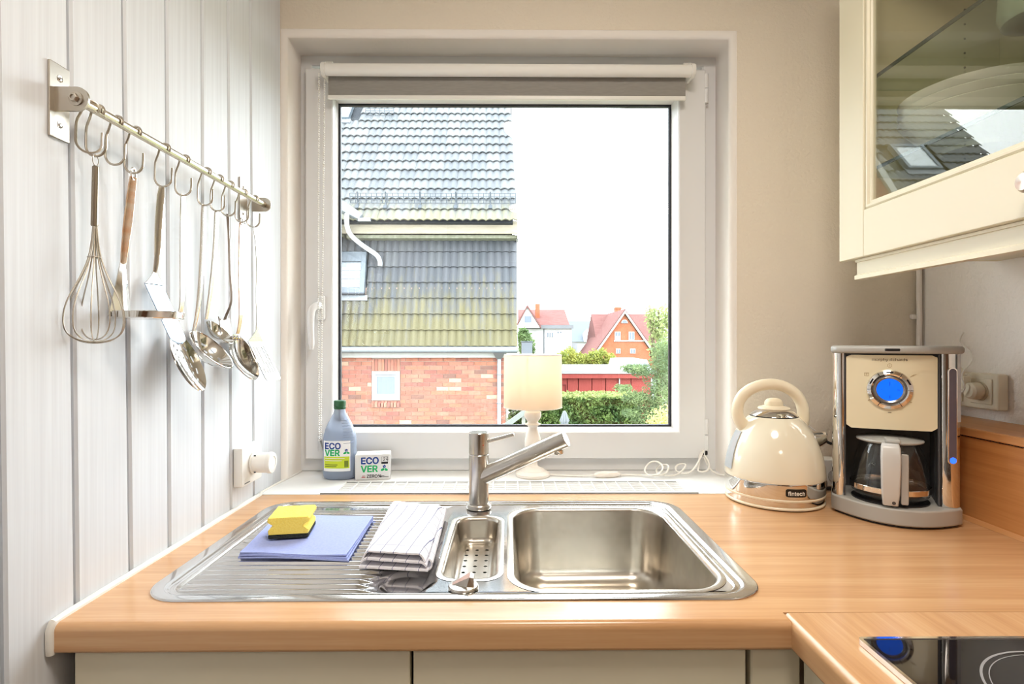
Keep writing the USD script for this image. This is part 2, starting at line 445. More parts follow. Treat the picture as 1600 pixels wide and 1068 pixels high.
# window: fixed frame, sash, gasket, pane, handle, hinges
w1 = structure('window_1', 'white plastic tilt window over the sink', (0, 1.60, 0.90))
def prof(o_in, o_out, y0, y1, r=0.003):
    return [(o_in, y1), (o_in, y0 + r), (o_in + r, y0), (o_out - r, y0), (o_out, y0 + r), (o_out, y1)]
w1.part('frame', rect_sweep(-.555, .556, .9463, 2.05, prof(0, 0.045, 1.565, 1.65)), M_PVC)
w1.part('sash', rect_sweep(-.4905, .4815, 1.015, 1.957, prof(0, 0.0765, 1.545, 1.60)), M_PVC)
w1.part('glazing_bead', rect_sweep(-.4860, .4720, 1.0235, 1.951, [(0, 1.598), (0, 1.583), (.002, 1.580), (.0125, 1.5555), (.0145, 1.5535), (.0150, 1.598)]), M_PVC, label='bevelled bead around the glass')
w1.part('gasket', rect_sweep(-.4800, .4660, 1.029, 1.9455, [(0, 1.596), (0, 1.586), (.002, 1.5842), (.0065, 1.5842), (.0065, 1.596)]), M_GASKET, label='black rubber seal')
w1.part('pane', bx(-.482, .468, 1.5885, 1.5925, 1.027, 1.9475), M_PANE, smooth=False)
# handle on the left stile
hp = w1.part('handle', cat_(tube(smooth_path([(-.5215, 1.529, 1.366), (-.524, 1.510, 1.366), (-.531, 1.503, 1.358), (-.5355, 1.500, 1.335), (-.535, 1.500, 1.29), (-.533, 1.501, 1.247)], 24),
             np.interp(np.linspace(0, 1, 24), [0, .3, .9, 1], [.009, .0105, .0085, .005]), 14)), M_PVC)
w1.part('handle_plate', bx(-.5335, -.5085, 1.5315, 1.5455, 1.328, 1.396, .005, 2), M_PVC)
for nm, z0, z1 in (('hinge', 1.940, 2.022), ('hinge', .962, 1.050)):
    w1.part(nm, cat_(tube([(.5595, 1.550, z0), (.5595, 1.550, (z0 + z1) / 2 - .001)], .0072, 14), tube([(.5595, 1.550, (z0 + z1) / 2 + .001), (.5595, 1.550, z1)], .0072, 14),
            bx(.553, .566, 1.550, 1.566, z0 + .004, z1 - .004, .002)), M_PVC)
w1.part('hinge_pin', cat_(bx(.555, .564, 1.546, 1.556, .948, .960, .002), bx(.5485, .5525, 1.544, 1.55, .944, .955, .001)), M_BLACK, label='dark metal pin under the lower hinge')

ws = structure('trim_2', 'white window sill board behind the worktop', (0, 1.45, 0.90))
sill = sbox(XL, 1.327, 0.599, 1.60).difference(sbox(-.4230, 1.3415, .4440, 1.4430))
ws.part('board', prism(sill, 0.868, 0.9010), M_SILL, smooth=False)
ws.part('caulk', cat_(tube(smooth_path([(XL + .003, 1.33, .9025), (XL + .004, 1.40, .902), (-.589, 1.47, .9022), (-.583, 1.56, .902)], 20), .003, 8)), M_CAULK)

# ventilation grille let into the sill
vg = Thing('vent_grille', 'white slotted metal ventilation grille let into the window sill', 'grille', (0.01, 1.392, 0.880))
M_GRILLE = plain('grille_white', (238, 238, 236), 0.4)
M_DUCT = plain('duct_grey', (150, 152, 152), 0.8)
vg.part('frame', prism(sbox(-.440, 1.3285, .460, 1.447).difference(sbox(-.4210, 1.3435, .4420, 1.4410)), .9012, .9030), M_GRILLE, smooth=False)
vg.part('duct', bx(-.4225, .4435, 1.342, 1.4425, .869, .8895), M_DUCT)
for k in range(28):
    x = -.4210 + .863 * k / 27
    vg.part('crossbar', bx(x - .0016, x + .0016, 1.3435, 1.441, .894, .9016, .0006), M_GRILLE, smooth=False)
for k in range(11):
    y = 1.3435 + .0975 * (k + .5) / 11
    vg.part('slat', bx(-.421, .442, y - .0014, y + .0014, .8945, .9002, .0008), M_DUCT if False else M_GRILLE, smooth=False)
vg.part('edge_strip', bx(-.4515, .4620, 1.3268, 1.3290, .9008, .9036, .0008), plain('grey_aluminium', (132, 134, 136), 0.4, 0.8), label='thin grey metal front strip')

# roller blind
bl = Thing('roller_blind', 'grey roller blind rolled nearly up at the top of the window', 'blind', (0, 1.505, 2.0))
M_TUBE = plain('blind_roll', (240, 238, 233), 0.5)
M_BLIND = mottled('blind_cloth', (152, 148, 142), (145, 141, 135), rough=0.8, scale=40, stretch=(1, 1, 8))
bl.part('roll', xf(lathe([(0, -.4985), (.016, -.4985), (.016, .497), (0, .497)], 32), rot('y', 90), (0.005, 1.500, 2.0065)), M_TUBE)
bl.part('cloth', sheet(np.array([[(x, 1.5155 + 0.0006 * math.sin(x * 9), z) for z in np.linspace(1.944, 2.006, 6)] for x in np.linspace(-.4925, .4905, 24)]), .0008), M_BLIND)
bl.part('bottom_bar', bx(-.4945, .4915, 1.5115, 1.5195, 1.9325, 1.9445, .003, 2), M_WHITE, label='pale bar along the lower hem')
for s, x in ((-1, -.500), (1, .5055)):
    bl.part('bracket', cat_(bx(x - .004, x + .004, 1.492, 1.545, 1.990, 2.024, .003), bx(x - .013, x + .013, 1.538, 1.5446, 2.012, 2.050, .003)), M_WHITE)
    bl.part('end_disc', xf(lathe([(0, -.005), (.0185, -.005), (.0195, -.003), (.0195, .003), (.0185, .005), (.008, .006), (0, .006)], 28), rot('y', 90), (x + s * .004 * 0 - s * 0.001, 1.500, 2.006)), M_WHITE)
bead = trimesh.creation.icosphere(1, 0.0023)
bv, bf = vf(bead)
pts = []
for k in range(160):
    z = 1.99 - k * .0062
    t = (1.99 - z) / 1.0
    pts.append((-.5095 - .0035 * math.sin(t * 2.0), 1.489 + .012 * t, z)); pts.append((-.5015 - .009 * t, 1.511 - .004 * t, z))
pts = np.array(pts)
bl.part('bead_chain', ((pts[:, None] + bv[None]).reshape(-1, 3), (bf[None] + len(bv) * np.arange(len(pts))[:, None, None]).reshape(-1, 3)), M_WHITE, smooth=True)
bl.part('chain_holder', cat_(tube([(-.523, 1.5435, .990), (-.508, 1.520, .972), (-.511, 1.507, .998)], .0028, 8), bx(-.530, -.516, 1.5385, 1.5446, .962, 1.012, .002)), thin_glass('clear_plastic', (.95, .95, .95), 0.08, 0.1), label='clear plastic chain holder')

# ------------------------------------------------------------------ worktop, cabinets, hob
W1_, W2_, W3_ = (190, 142, 97), (206, 160, 115), (217, 176, 133)
M_WX, M_WY = wood('beech_worktop', 'x', W1_, W2_, W3_, 0.22), wood('beech_worktop_side', 'y', W1_, W2_, W3_, 0.22)
M_LEDGE = wood('beech_ledge', 'y', (196, 134, 80), (210, 150, 96), (218, 162, 108), 0.35)
M_LEDGE_P = wood('beech_ledge_panel', 'y', (188, 122, 66), (204, 140, 82), (214, 152, 94), 0.35)
M_CREAM = plain('cream_lacquer', (226, 218, 194), 0.4)
M_CARC = plain('carcass_cream', (206, 196, 168), 0.6)
C = 0.90
def roundnose(y_front, y_back, zt, zb, r1=.010, r2=.006, n=6):
    p = [(y_back, zb), (y_back, zt)]
    p += [(y_front + r1 - r1 * math.sin(a), zt - r1 + r1 * math.cos(a)) for a in np.linspace(0, PI / 2, n)]
    p += [(y_front + r2 - r2 * math.cos(a), zb + r2 - r2 * math.sin(a)) for a in np.linspace(0, PI / 2, n)]
    return Polygon(p)
wt = Thing('worktop', 'L-shaped beech laminate worktop with rounded front edge', 'worktop', (0.1, 1.0, C))
def mani(m):
    v, f = vf(m)
    t = trimesh.Trimesh(v, f, process=True)
    return m3.Manifold(m3.Mesh(vert_properties=np.asarray(t.vertices, np.float32), tri_verts=np.asarray(t.faces, np.uint32)))
slab = mani(xf(prism(roundnose(.7195, 1.3265, C, C - .039), -.5905, .9505), YZ))
slab = slab - mani(bx(.3735, 1.0, .60, .7445, .80, 1.0)) - mani(prism(Polygon(rr(-.508, .350, .802, 1.236, .02)), .80, 1.0))
wt.part('main_slab', slab, M_WX, smooth=40)
side = xf(prism(affinity.scale(roundnose(.3725, .9505, C, C - .039), 1, 1), -.30, .7435), np.array([[1, 0, 0], [0, 0, 1], [0, 1, 0]]))
side = orient(*side)
side = mani(side) - mani(bx(.440, .925, .10, .655, .80, 1.0))
wt.part('side_slab', side, M_WY, smooth=40)
wt.part('rear_slab', bx(.6000, .9505, 1.3275, 1.4575, C - .039, C), M_WX)
wt.part('caulk', tube([(XL + .0045, .7225, .861), (XL + .0055, .7205, .870), (XL + .0055, .7205, .892), (XL + .0055, .724, .8995), (XL + .0055, .75, .9005), (XL + .0055, 1.326, .9005)], .0058, 10), M_CAULK, label='white sealing bead along the plank wall')

def base_cabinet(x0, x1, label, door=True):
    t = Thing('base_cabinet', label, 'cabinet', ((x0 + x1) / 2, 1.0, 0), group=None)
    t.part('side_panel', bx(x0, x0 + .016, .752, 1.30, .10, .735), M_CARC); t.part('side_panel', bx(x1 - .016, x1, .752, 1.30, .10, .735), M_CARC)
    t.part('bottom_panel', bx(x0 + .0165, x1 - .0165, .752, 1.30, .10, .118), M_CARC)
    t.part('plinth', bx(x0, x1, .80, .815, .0, .0995), M_CARC)
    t.part('door', bx(x0 + .0015, x1 - .0022, .7315, .7505, .105, .8575, .0022, 2), M_CREAM)
    return t
base_cabinet(-.5740, -.1275, 'cream base cabinet door under the draining board beside the plank wall')
base_cabinet(-.1270, .3200, 'cream base cabinet door under the main sink bowl')
t = Thing('corner_filler', 'narrow cream filler panel in the inner corner below the worktop', 'cabinet panel', (.36, .75, 0))
t.part('panel', bx(.3255, .3920, .7335, .7515, .10, .8575, .002), M_CREAM)
t = Thing('side_cabinet', 'cream base cabinet under the hob leg of the worktop', 'cabinet', (.66, .3, 0))
t.part('door', bx(.3935, .4120, -.29, .7300, .105, .8575, .002), M_CREAM)
t.part('carcass', bx(.4125, .4300, -.29, .7300, .10, .858), M_CARC)
t.part('plinth', bx(.44, .455, -.29, .73, 0, .0995), M_CARC)

# hob
hb = Thing('ceramic_hob', 'black glass ceramic hob with bright metal edge on the side worktop', 'hob', (.68, .38, C))
M_HOBGL = plain('black_ceramic', (14, 14, 17), 0.03, specular_ior_level=0.9)
hob = Polygon(rr(.4265, .9385, .085, .6690, .006))
hb.part('edge_trim', prism(hob.difference(hob.buffer(-.0045)), .9006, .9072), M_CHROME, label='bright metal edge trim')
hb.part('glass_plate', prism(hob.buffer(-.0046), .9006, .9064), M_HOBGL, smooth=False)
M_ZONE = plain('zone_print', (150, 150, 152), 0.4)
for cxx, cyy, r in ((.6000, .5300, .108), (.60, .24, .085), (.80, .50, .07), (.80, .22, .10)):
    z = hb.part('cooking_zone', lathe([(r - .0025, .9064), (r - .0025, .9067), (r, .9067), (r, .9064)], 72, (cxx, cyy, 0)), M_ZONE, label='thin pale ring marking a cooking zone')
    hb.part('inner_ring', lathe([(r - .0085, .9064), (r - .0085, .9067), (r - .0075, .9067), (r - .0075, .9064)], 72, (cxx, cyy, 0)), M_ZONE, under=z)

# boxed-in ledge on the right
lg = Thing('wooden_ledge', 'beech boxed ledge along the wall behind the coffee maker', 'ledge', (1.02, .6, C))
lg.part('front_panel', bx(.9515, .9690, -.30, 1.4575, .9002, 1.0705, .001), M_LEDGE_P)
lg.part('top_board', bx(.9460, 1.0985, -.30, 1.4575, 1.0735, 1.0905, .002), M_LEDGE)
lg.part('joint_strip', bx(.9550, .968, -.30, 1.4575, 1.0706, 1.0734), M_BLACK, label='dark shadow joint under the top board')
lg.part('edge_bead', hull([(.9440, y, .9003) for y in (-.30, 1.35)] + [(.9513, y, .9003) for y in (-.30, 1.35)] + [(.9513, y, .9085) for y in (-.30, 1.35)] + [(.9485, y, .9075) for y in (-.30, 1.35)]), M_LEDGE)

# ------------------------------------------------------------------ wall cabinet with a glass door
wc = Thing('wall_cabinet', 'cream wall cabinet with a large glass door on the wall above the coffee maker', 'cabinet', (.93, .79, 1.44))
M_INT = plain('cabinet_interior', (230, 220, 188), 0.6)
XD, Z0, Z1, YA, YZ_ = .744, 1.4462, 2.20, .350, 1.2300
wc.part('side_panel', bx(XD + .0215, 1.0985, YZ_ - .019, YZ_ - .001, Z0 + .002, Z1), M_INT)
wc.part('side_panel', bx(XD + .0215, 1.0985, YA, YA + .018, Z0 + .002, Z1), M_INT)
wc.part('bottom_panel', bx(XD + .0215, 1.0985, YA + .0185, YZ_ - .0195, Z0 + .002, Z0 + .020), M_CREAM)
wc.part('top_panel', bx(XD + .0215, 1.0985, YA + .0185, YZ_ - .0195, Z1 - .018, Z1), M_INT)
wc.part('back_panel', bx(1.0900, 1.0985, YA + .0185, YZ_ - .0195, Z0 + .0205, Z1 - .0185), M_INT)
FW = .0845
def door_rect(prof_, m, name, label=None):
    v, f = rect_sweep(YA + FW, YZ_ - FW, Z0 + .0970, Z1 - FW, prof_)
    v = np.column_stack([v[:, 1], v[:, 0], v[:, 2]])
    return wc.part(name, orient(v, f), m, label=label)
dr = wc.part('door_stile', bx(XD, XD + .020, YZ_ - FW + .0006, YZ_, Z0, Z1, .0015), M_CREAM)
wc.part('door_stile', bx(XD, XD + .020, YA, YA + FW - .0006, Z0, Z1, .0015), M_CREAM)
wc.part('door_rail', bx(XD + .0004, XD + .020, YA + FW, YZ_ - FW, Z0, Z0 + .0970, .0012), M_CREAM)
wc.part('door_rail', bx(XD + .0004, XD + .020, YA + FW, YZ_ - FW, Z1 - FW, Z1, .0012), M_CREAM)
door_rect([(0.0005, XD + .017), (-.0015, XD + .0045), (-.0045, XD + .0020), (-.0085, XD + .0020), (-.0105, XD + .0065), (-.0150, XD + .0065), (-.0165, XD + .0085), (-.0165, XD + .017)], M_CREAM, 'glazing_moulding', 'stepped moulding round the door glass')
M_DGLASS = thin_glass('cabinet_glass', (.88, .88, .83), 0.06)
wc.part('door_glass', bx(XD + .0105, XD + .0145, YA + FW + .010, YZ_ - FW - .010, Z0 + .107, Z1 - FW - .010), M_DGLASS, smooth=False)
wc.part('door_knob', xf(lathe([(0, .0), (.006, .0), (.006, .012), (.013, .016), (.0155, .022), (.0120, .0275), (0, .029)], 28), rot('y', -90), (XD, .7605, 1.4905)), M_SATIN, label='round metal door knob')
# light pelmet below
pel = [(.7575, 1.4402), (.7615, 1.4402), (.7615, 1.4135), (.7560, 1.4105), (.7560, 1.4025), (.7740, 1.4025), (.7740, 1.4455), (.7575, 1.4455)]
v, f = prism(Polygon([(a, b) for a, b in pel]), 0, .84)
wc.part('light_pelmet', orient(np.column_stack([v[:, 0], YZ_ - .036 - v[:, 2], v[:, 1]]), f), M_CREAM)
M_SHELFG = thin_glass('shelf_glass', (.86, .92, .88), 0.05)
M_SHELFE = plain('shelf_glass_edge', (62, 74, 68), 0.2)
for z in (1.629, 1.821):
    s = wc.part('glass_shelf', bx(.7755, 1.085, YA + .020, YZ_ - .022, z, z + .0055), M_SHELFG, smooth=False)
    wc.part('polished_edge', bx(.7715, .7750, YA + .020, YZ_ - .022, z - .0004, z + .0059), M_SHELFE, under=s)
    for x in (.80, 1.02):
        wc.part('shelf_pin', tube([(x, YZ_ - .020, z - .0045), (x, YZ_ - .034, z - .0045)], .004, 10), M_SATIN)
holes = [xf(lathe([(0, 0), (.0026, 0), (.0026, .001), (0, .001)], 10), rot('x', 90), (x, YZ_ - .0186, z)) for x in (.812, 1.012) for z in np.arange(1.49, 2.12, .032)]
wc.part('dowel_holes', cat_(*holes), M_BLACK, kind='stuff')

# crockery inside
M_CHINA = plain('white_china', (244, 243, 236), 0.25)
def bowl_prof(r, h, foot=.055, t=.004):
    out = [(0, .006), (foot, .006), (foot, 0), (foot + .004, 0), (foot + .007, .008), (r * .72, h * .40), (r * .92, h * .80), (r, h)]
    inn = [(r - t * .6, h + .0015), (r * .92 - t, h * .80 + t), (r * .72 - t, h * .40 + t), (foot * .9, .006 + t), (0, .006 + t)]
    return out + inn
for k, (z, lab) in enumerate(((1.6350, 'white bowl at the bottom of the stack on the lower glass shelf'), (1.6530, 'white bowl in the middle of the stack on the lower glass shelf'), (1.6710, 'white bowl at the top of the stack on the lower glass shelf'))):
    b = solo('serving_bowl', lathe(bowl_prof(.128, .075), 64, (.912, 1.062, z)), M_CHINA, lab, 'bowl', (.912, 1.062, z), group='bowls stacked in the wall cabinet')
solo('glass_jug', lathe([(0, 0), (.045, 0), (.058, .006), (.064, .02), (.062, .06), (.055, .11), (.048, .15), (.052, .17), (.050, .171), (.045, .15), (.052, .11), (.058, .06), (.060, .02), (.05, .010), (0, .008)], 48, (.938, .955, 1.8266)),
     plain('milky_glass', (214, 226, 208), 0.12, transmission_weight=0.35), 'pale milky glass jug on the upper glass shelf', 'jug', (.938, .955, 1.8266))

# ------------------------------------------------------------------ stainless steel sink
def steel(name, rgb, rough, stretch, strength=0.12, scale=1.0):
    nodes = {'t': ('texture_coordinate', {}), 'm': ('mapping', {'scale': stretch}), 'n': ('noise_texture', {'scale': scale, 'detail': 4.0, 'roughness': 0.7}),
             'n2': ('noise_texture', {'scale': 9.0, 'detail': 3.0}), 'mr': ('map_range', {'from_min': 0.3, 'from_max': 0.7, 'to_min': rough * 0.9, 'to_max': rough * 1.12}),
             'b': ('bump', {'strength': strength, 'distance': 0.0004}), 'p': ('principled_bsdf', {'base_color': lin(rgb), 'metallic': 1.0})}
    links = [('t.object', 'm.vector'), ('m.vector', 'n.vector'), ('t.object', 'n2.vector'), ('n2.fac', 'mr.value'), ('mr.result', 'p.roughness'), ('n.fac', 'b.height'), ('b.normal', 'p.normal')]
    return mat(name, nodes, links, 'p.BSDF')
M_SINK = steel('sink_steel', (212, 211, 210), 0.12, (8, 400, 400), 0.02)
M_BOWL = steel('bowl_steel', (204, 198, 188), 0.27, (300, 300, 12), 0.06)
M_TAP = steel('brushed_tap_steel', (196, 191, 184), 0.24, (500, 500, 10), 0.10)

sk = Thing('sink', 'stainless steel sink with ribbed draining board, half bowl and main bowl', 'sink', (-.075, 1.02, C))
SX0, SX1, SY0, SY1, SR = -.533, .3790, .7800, 1.2620, .062
# rim: concentric loops, from the outer edge inwards (inset, height)
rimp = [(0, .0003), (.0006, .0022), (.003, .0034), (.020, .0044), (.0235, .0042), (.027, .0020), (.0305, .0014), (.034, .0026), (.0365, .0030), (.039, .0022), (.043, -.0004), (.047, -.0010), (.054, -.0012)]
rings = [np.column_stack([rr(SX0 + i, SX1 - i, SY0 + i * .55, SY1 - i * .62, max(SR - i * .8, .012), 14), np.full(60, C + h)]) for i, h in rimp]
v, f = loops(rings)
sk.part('rim', (v, f[:, ::-1]) if False else (v, f), M_SINK, smooth=60)

BX0, BX1, BY0, BY1, BR = .0060, .3330, .8080, 1.2090, .062        # main bowl opening
HX0, HX1, HY0, HY1, HR = -.1070, -.0140, .8480, 1.1500, .030      # half bowl opening
def sd_rr(x, y, x0, x1, y0, y1, r):
    qx, qy = np.abs(x - (x0 + x1) / 2) - (x1 - x0) / 2 + r, np.abs(y - (y0 + y1) / 2) - (y1 - y0) / 2 + r
    return np.hypot(np.maximum(qx, 0), np.maximum(qy, 0)) + np.minimum(np.maximum(qx, qy), 0) - r
sst = lambda a, b, x: (lambda t: t * t * (3 - 2 * t))(np.clip((x - a) / (b - a), 0, 1))
gx = np.arange(SX0 + .046, SX1 - .040, .0026); gy = np.arange(SY0 + .026, SY1 - .030, .0014)
X, Y = np.meshgrid(gx, gy, indexing='ij')
z = np.full(X.shape, -.0012)
plat = sd_rr(X, Y, -.128, .50, .70, 1.40, .05)                     # raised platform round the bowls
dish = np.minimum(sd_rr(X, Y, -.196, -.112, .806, .884, .038), sd_rr(X, Y, -.150, -.110, .826, .935, .02))
z += .0030 * (1 - sst(-.010, .008, plat))
ribm = (1 - sst(-.012, .0, sd_rr(X, Y, -.494, -.150, .788, 1.205, .02))) * sst(.006, .034, dish) * sst(.002, .024, plat)
z += .0044 * ribm * sst(-.35, .75, np.cos(2 * PI * (Y - .7945) / .0176))
z -= .0048 * (1 - sst(-.010, .004, dish))
keep = (sd_rr(X, Y, BX0, BX1, BY0, BY1, BR) > -.002) & (sd_rr(X, Y, HX0, HX1, HY0, HY1, HR) > -.002)
idx = np.arange(X.size).reshape(X.shape)
q = np.stack([idx[:-1, :-1], idx[1:, :-1], idx[1:, 1:], idx[:-1, 1:]], -1)
ok = keep[:-1, :-1] & keep[1:, :-1] & keep[1:, 1:] & keep[:-1, 1:]
sk.part('drainer', (np.column_stack([X.ravel(), Y.ravel(), C + z.ravel() - .0002]), q[ok]), M_SINK, smooth=True)

def basin(x0, x1, y0, y1, r, depth, draft, fil, deck, floor=True):
    prof_ = [(-.0075, deck + .0002), (-.005, deck + .0010), (-.0015, deck + .0010)]
    prof_ += [(-.0015 + .008 * math.sin(a), deck + .0010 - .008 * (1 - math.cos(a))) for a in np.linspace(.2, PI / 2 - .1, 6)]
    s0, h0 = prof_[-1]
    prof_ += [(s0 + draft * k / 6, h0 + (-depth + fil - h0) * k / 6) for k in range(1, 7)]
    s1 = prof_[-1][0]
    prof_ += [(s1 + fil * (1 - math.cos(a)), -depth + fil - fil * math.sin(a)) for a in np.linspace(.15, PI / 2, 7)]
    rg = [np.column_stack([rr(x0 + i, x1 - i, y0 + i, y1 - i, max(r - i * .55, .012), 12), np.full(52, C + h)]) for i, h in prof_]
    return loops(rg, close=floor), prof_[-1]
b, last = basin(BX0, BX1, BY0, BY1, BR, .150, .012, .030, .0020)
sk.part('main_bowl', b, M_BOWL, smooth=50)
sk.part('drain', lathe([(.0, .003), (.010, .003), (.032, .0035), (.036, .0028), (.038, .0008)], 36, (.17, 1.01, C - .150)), M_POLISH)
b, last = basin(HX0, HX1, HY0, HY1, HR, .047, .004, .012, .0020, floor=False)
sk.part('half_bowl', b, M_BOWL, smooth=50)
i0 = last[0]
fl_ = Polygon(rr(HX0 + i0 - .0005, HX1 - i0 + .0005, HY0 + i0 - .0005, HY1 - i0 + .0005, .012, 6))
for cxx in (-.080, -.0605, -.041):
    for k in range(9):
        fl_ = fl_.difference(Point(cxx, .884 + k * .0265).buffer(.0034, 5))
sk.part('strainer_floor', prism(fl_, C - .0485, C - .0470), M_BOWL, smooth=False, label='half bowl floor with three rows of round drain holes')
sk.part('dark_sump_block', bx(HX0 + .02, HX1 - .02, HY0 + .02, HY1 - .02, C - .09, C - .062), M_BLACK)  # black block below the drain holes, put in to darken them
# drain knob
kn = sk.part('drain_knob', lathe([(0, .0022), (.0215, .0022), (.0225, .0035), (.0225, .0062), (.0212, .0080), (.0120, .0098), (0, .0100)], 44, (-.0655, .8160, C)), M_TAP, label='brushed steel round waste control knob with raised grip')
sk.part('knob_grip', hull([(-.0830, .8125, C + .0085), (-.0830, .8195, C + .0085), (-.0600, .8030, C + .0090), (-.0600, .8290, C + .0090), (-.0490, .8050, C + .0088), (-.0490, .8270, C + .0088), (-.0560, .8060, C + .0225), (-.0560, .8260, C + .0225), (-.0500, .8075, C + .0205), (-.0500, .8245, C + .0205)]), M_TAP, smooth=False, under=kn)

# ------------------------------------------------------------------ tap
FX, FY = -.0635, 1.2120
fc = Thing('mixer_tap', 'brushed steel single-lever mixer tap with long angled spout', 'tap', (FX, FY, C + .003))
fc.part('base_ring', lathe([(0, .0), (.0265, 0), (.0275, .002), (.0275, .008), (.0255, .0105), (0, .0105)], 48, (FX, FY, C + .003)), M_TAP)
fc.part('body', lathe([(0, .010), (.0218, .010), (.0218, .1165), (.0208, .1180), (0, .1180)], 48, (FX, FY, C + .003)), M_TAP)
fc.part('head', lathe([(0, .1188), (.0210, .1188), (.0218, .1198), (.0218, .1640), (.0205, .1660), (0, .1665)], 48, (FX, FY, C + .003)), M_TAP)
d = np.array([.855, -.275, .445]); d /= np.linalg.norm(d)
p0 = np.array([FX, FY, C + .0680]) + d * .004
p1 = p0 + d * .2140
n_ = 10
fc.part('spout', tube([p0 + (p1 - p0) * k / n_ for k in range(n_)] + [p1 - d * .0012, p1], [.0188] * n_ + [.0188, .0172], 40), M_TAP)
nz = p1 - d * .020
fc.part('aerator', tube([nz + np.array([0, 0, -.012]), nz + np.array([.002, 0, -.0225]), nz + np.array([.0022, 0, -.0240])], [.0115, .0112, .0100], 24), M_CHROME)
l0 = np.array([FX + .017, FY - .002, C + .1480])
fc.part('lever', tube([l0, l0 + np.array([.010, -.003, .0035]), l0 + np.array([.0590, -.0150, .0185]), l0 + np.array([.0602, -.0153, .0188])], [.0042, .0042, .0042, .0034], 16), M_TAP)
fc.part('marker_dot', xf(lathe([(0, 0), (.0013, 0), (.0013, .0006), (0, .0008)], 12), rot('x', 90), (FX + .0105, FY - .0190, C + .1435)), plain('red_dot', (170, 40, 30), .4))

# ------------------------------------------------------------------ cloths and sponge
def lay(a, b, c, d, nu, nv):
    """grid between four corners: a front-left, b front-right, c back-right, d back-left"""
    a, b, c, d = (np.array(p, float) for p in (a, b, c, d))
    u, w = np.linspace(0, 1, nu)[:, None, None], np.linspace(0, 1, nv)[None, :, None]
    return (a * (1 - u) + b * u) * (1 - w) + (d * (1 - u) + c * u) * w
ZR = C + .0044
M_BLUE = mottled('blue_cloth', (158, 170, 226), (168, 180, 232), rough=0.95, scale=220, bump=0.3, dist=0.0005)
cc = Thing('cleaning_cloth', 'folded blue cleaning cloth lying on the draining board under the sponge', 'cloth', (-.365, 1.03, ZR))
for k in range(3):
    e = .0022 * k
    g = lay((-.4520 + e * .6, .9260 + e * .3, 0), (-.2640 - e, .9130 + e, 0), (-.2730, 1.1200, 0), (-.4760 + e, 1.1330, 0), 26, 18)
    g[..., 2] = ZR + .0014 + .0030 * k + .0012 * meshkit.noise(np.stack([g[..., 0] * 22, g[..., 1] * 16, 0 * g[..., 0] + k * .2], -1)) + .0012 * np.sin(g[..., 0] * 30 + k) * (g[..., 1] < .95)
    cc.part('fold', sheet(g, .0026), M_BLUE, smooth=60)

M_SPONGE = mottled('yellow_sponge', (253, 226, 112), (250, 218, 96), rough=0.95, scale=300, bump=0.55, dist=0.0015)
M_SCOUR = mottled('black_scourer', (30, 32, 30), (56, 60, 54), rough=1.0, scale=500, bump=0.8, dist=0.0015)
ang = 9.0
sp = Thing('sponge', 'yellow sponge with finger grooves and black scouring pad on the blue cloth', 'sponge', (-.3970, 1.020, ZR + .0125), rotz=ang)
prof_s = [(-.034, .0085), (.034, .0085), (.0345, .017), (.031, .0205), (.0265, .0245), (.0265, .0275), (.031, .0310), (.0355, .0345), (.0360, .0400), (.0335, .0440), (-.0335, .0440), (-.0360, .0400), (-.0355, .0345), (-.031, .0310), (-.0265, .0275), (-.0265, .0245), (-.031, .0205), (-.0345, .017)]
prof_s = [(x, .0075 + (z - .0085) * .86) for x, z in prof_s]
ps = Polygon(prof_s).buffer(.0022).buffer(-.0022).buffer(-.0012).buffer(.0012)
def sponge_body():
    out = []
    for k, yy in enumerate(np.linspace(-.0370, .0370, 15)):
        out.append(yy)
    rg = []
    coords = np.array(ps.segmentize(.003).exterior.coords)[:-1]
    c0 = coords.mean(0)
    for y_, s_ in [(-.0370, .95), (-.0360, .985)] + [(yy, 1.0) for yy in np.linspace(-.0340, .0340, 9)] + [(.0360, .985), (.0370, .95)]:
        q_ = c0 + (coords - c0) * s_
        rg.append(np.column_stack([q_[:, 0], np.full(len(q_), y_), q_[:, 1]]))
    v, f = loops(rg)
    tri = trimesh.creation.triangulate_polygon(Polygon(c0 + (coords - c0) * .95), engine='earcut')
    tv, tf = tri
    e0 = (np.column_stack([tv[:, 0], np.full(len(tv), -.0370), tv[:, 1]]), tf); e1 = (np.column_stack([tv[:, 0], np.full(len(tv), .0370), tv[:, 1]]), tf[:, ::-1])
    return cat_(orient(v, f), e0, e1)
sp.part('foam', sponge_body(), M_SPONGE, smooth=40, local=True)
sp.part('scouring_pad', bx(-.0342, .0342, -.0368, .0368, 0, .0074, .0015), M_SCOUR, local=True, label='black scouring layer')

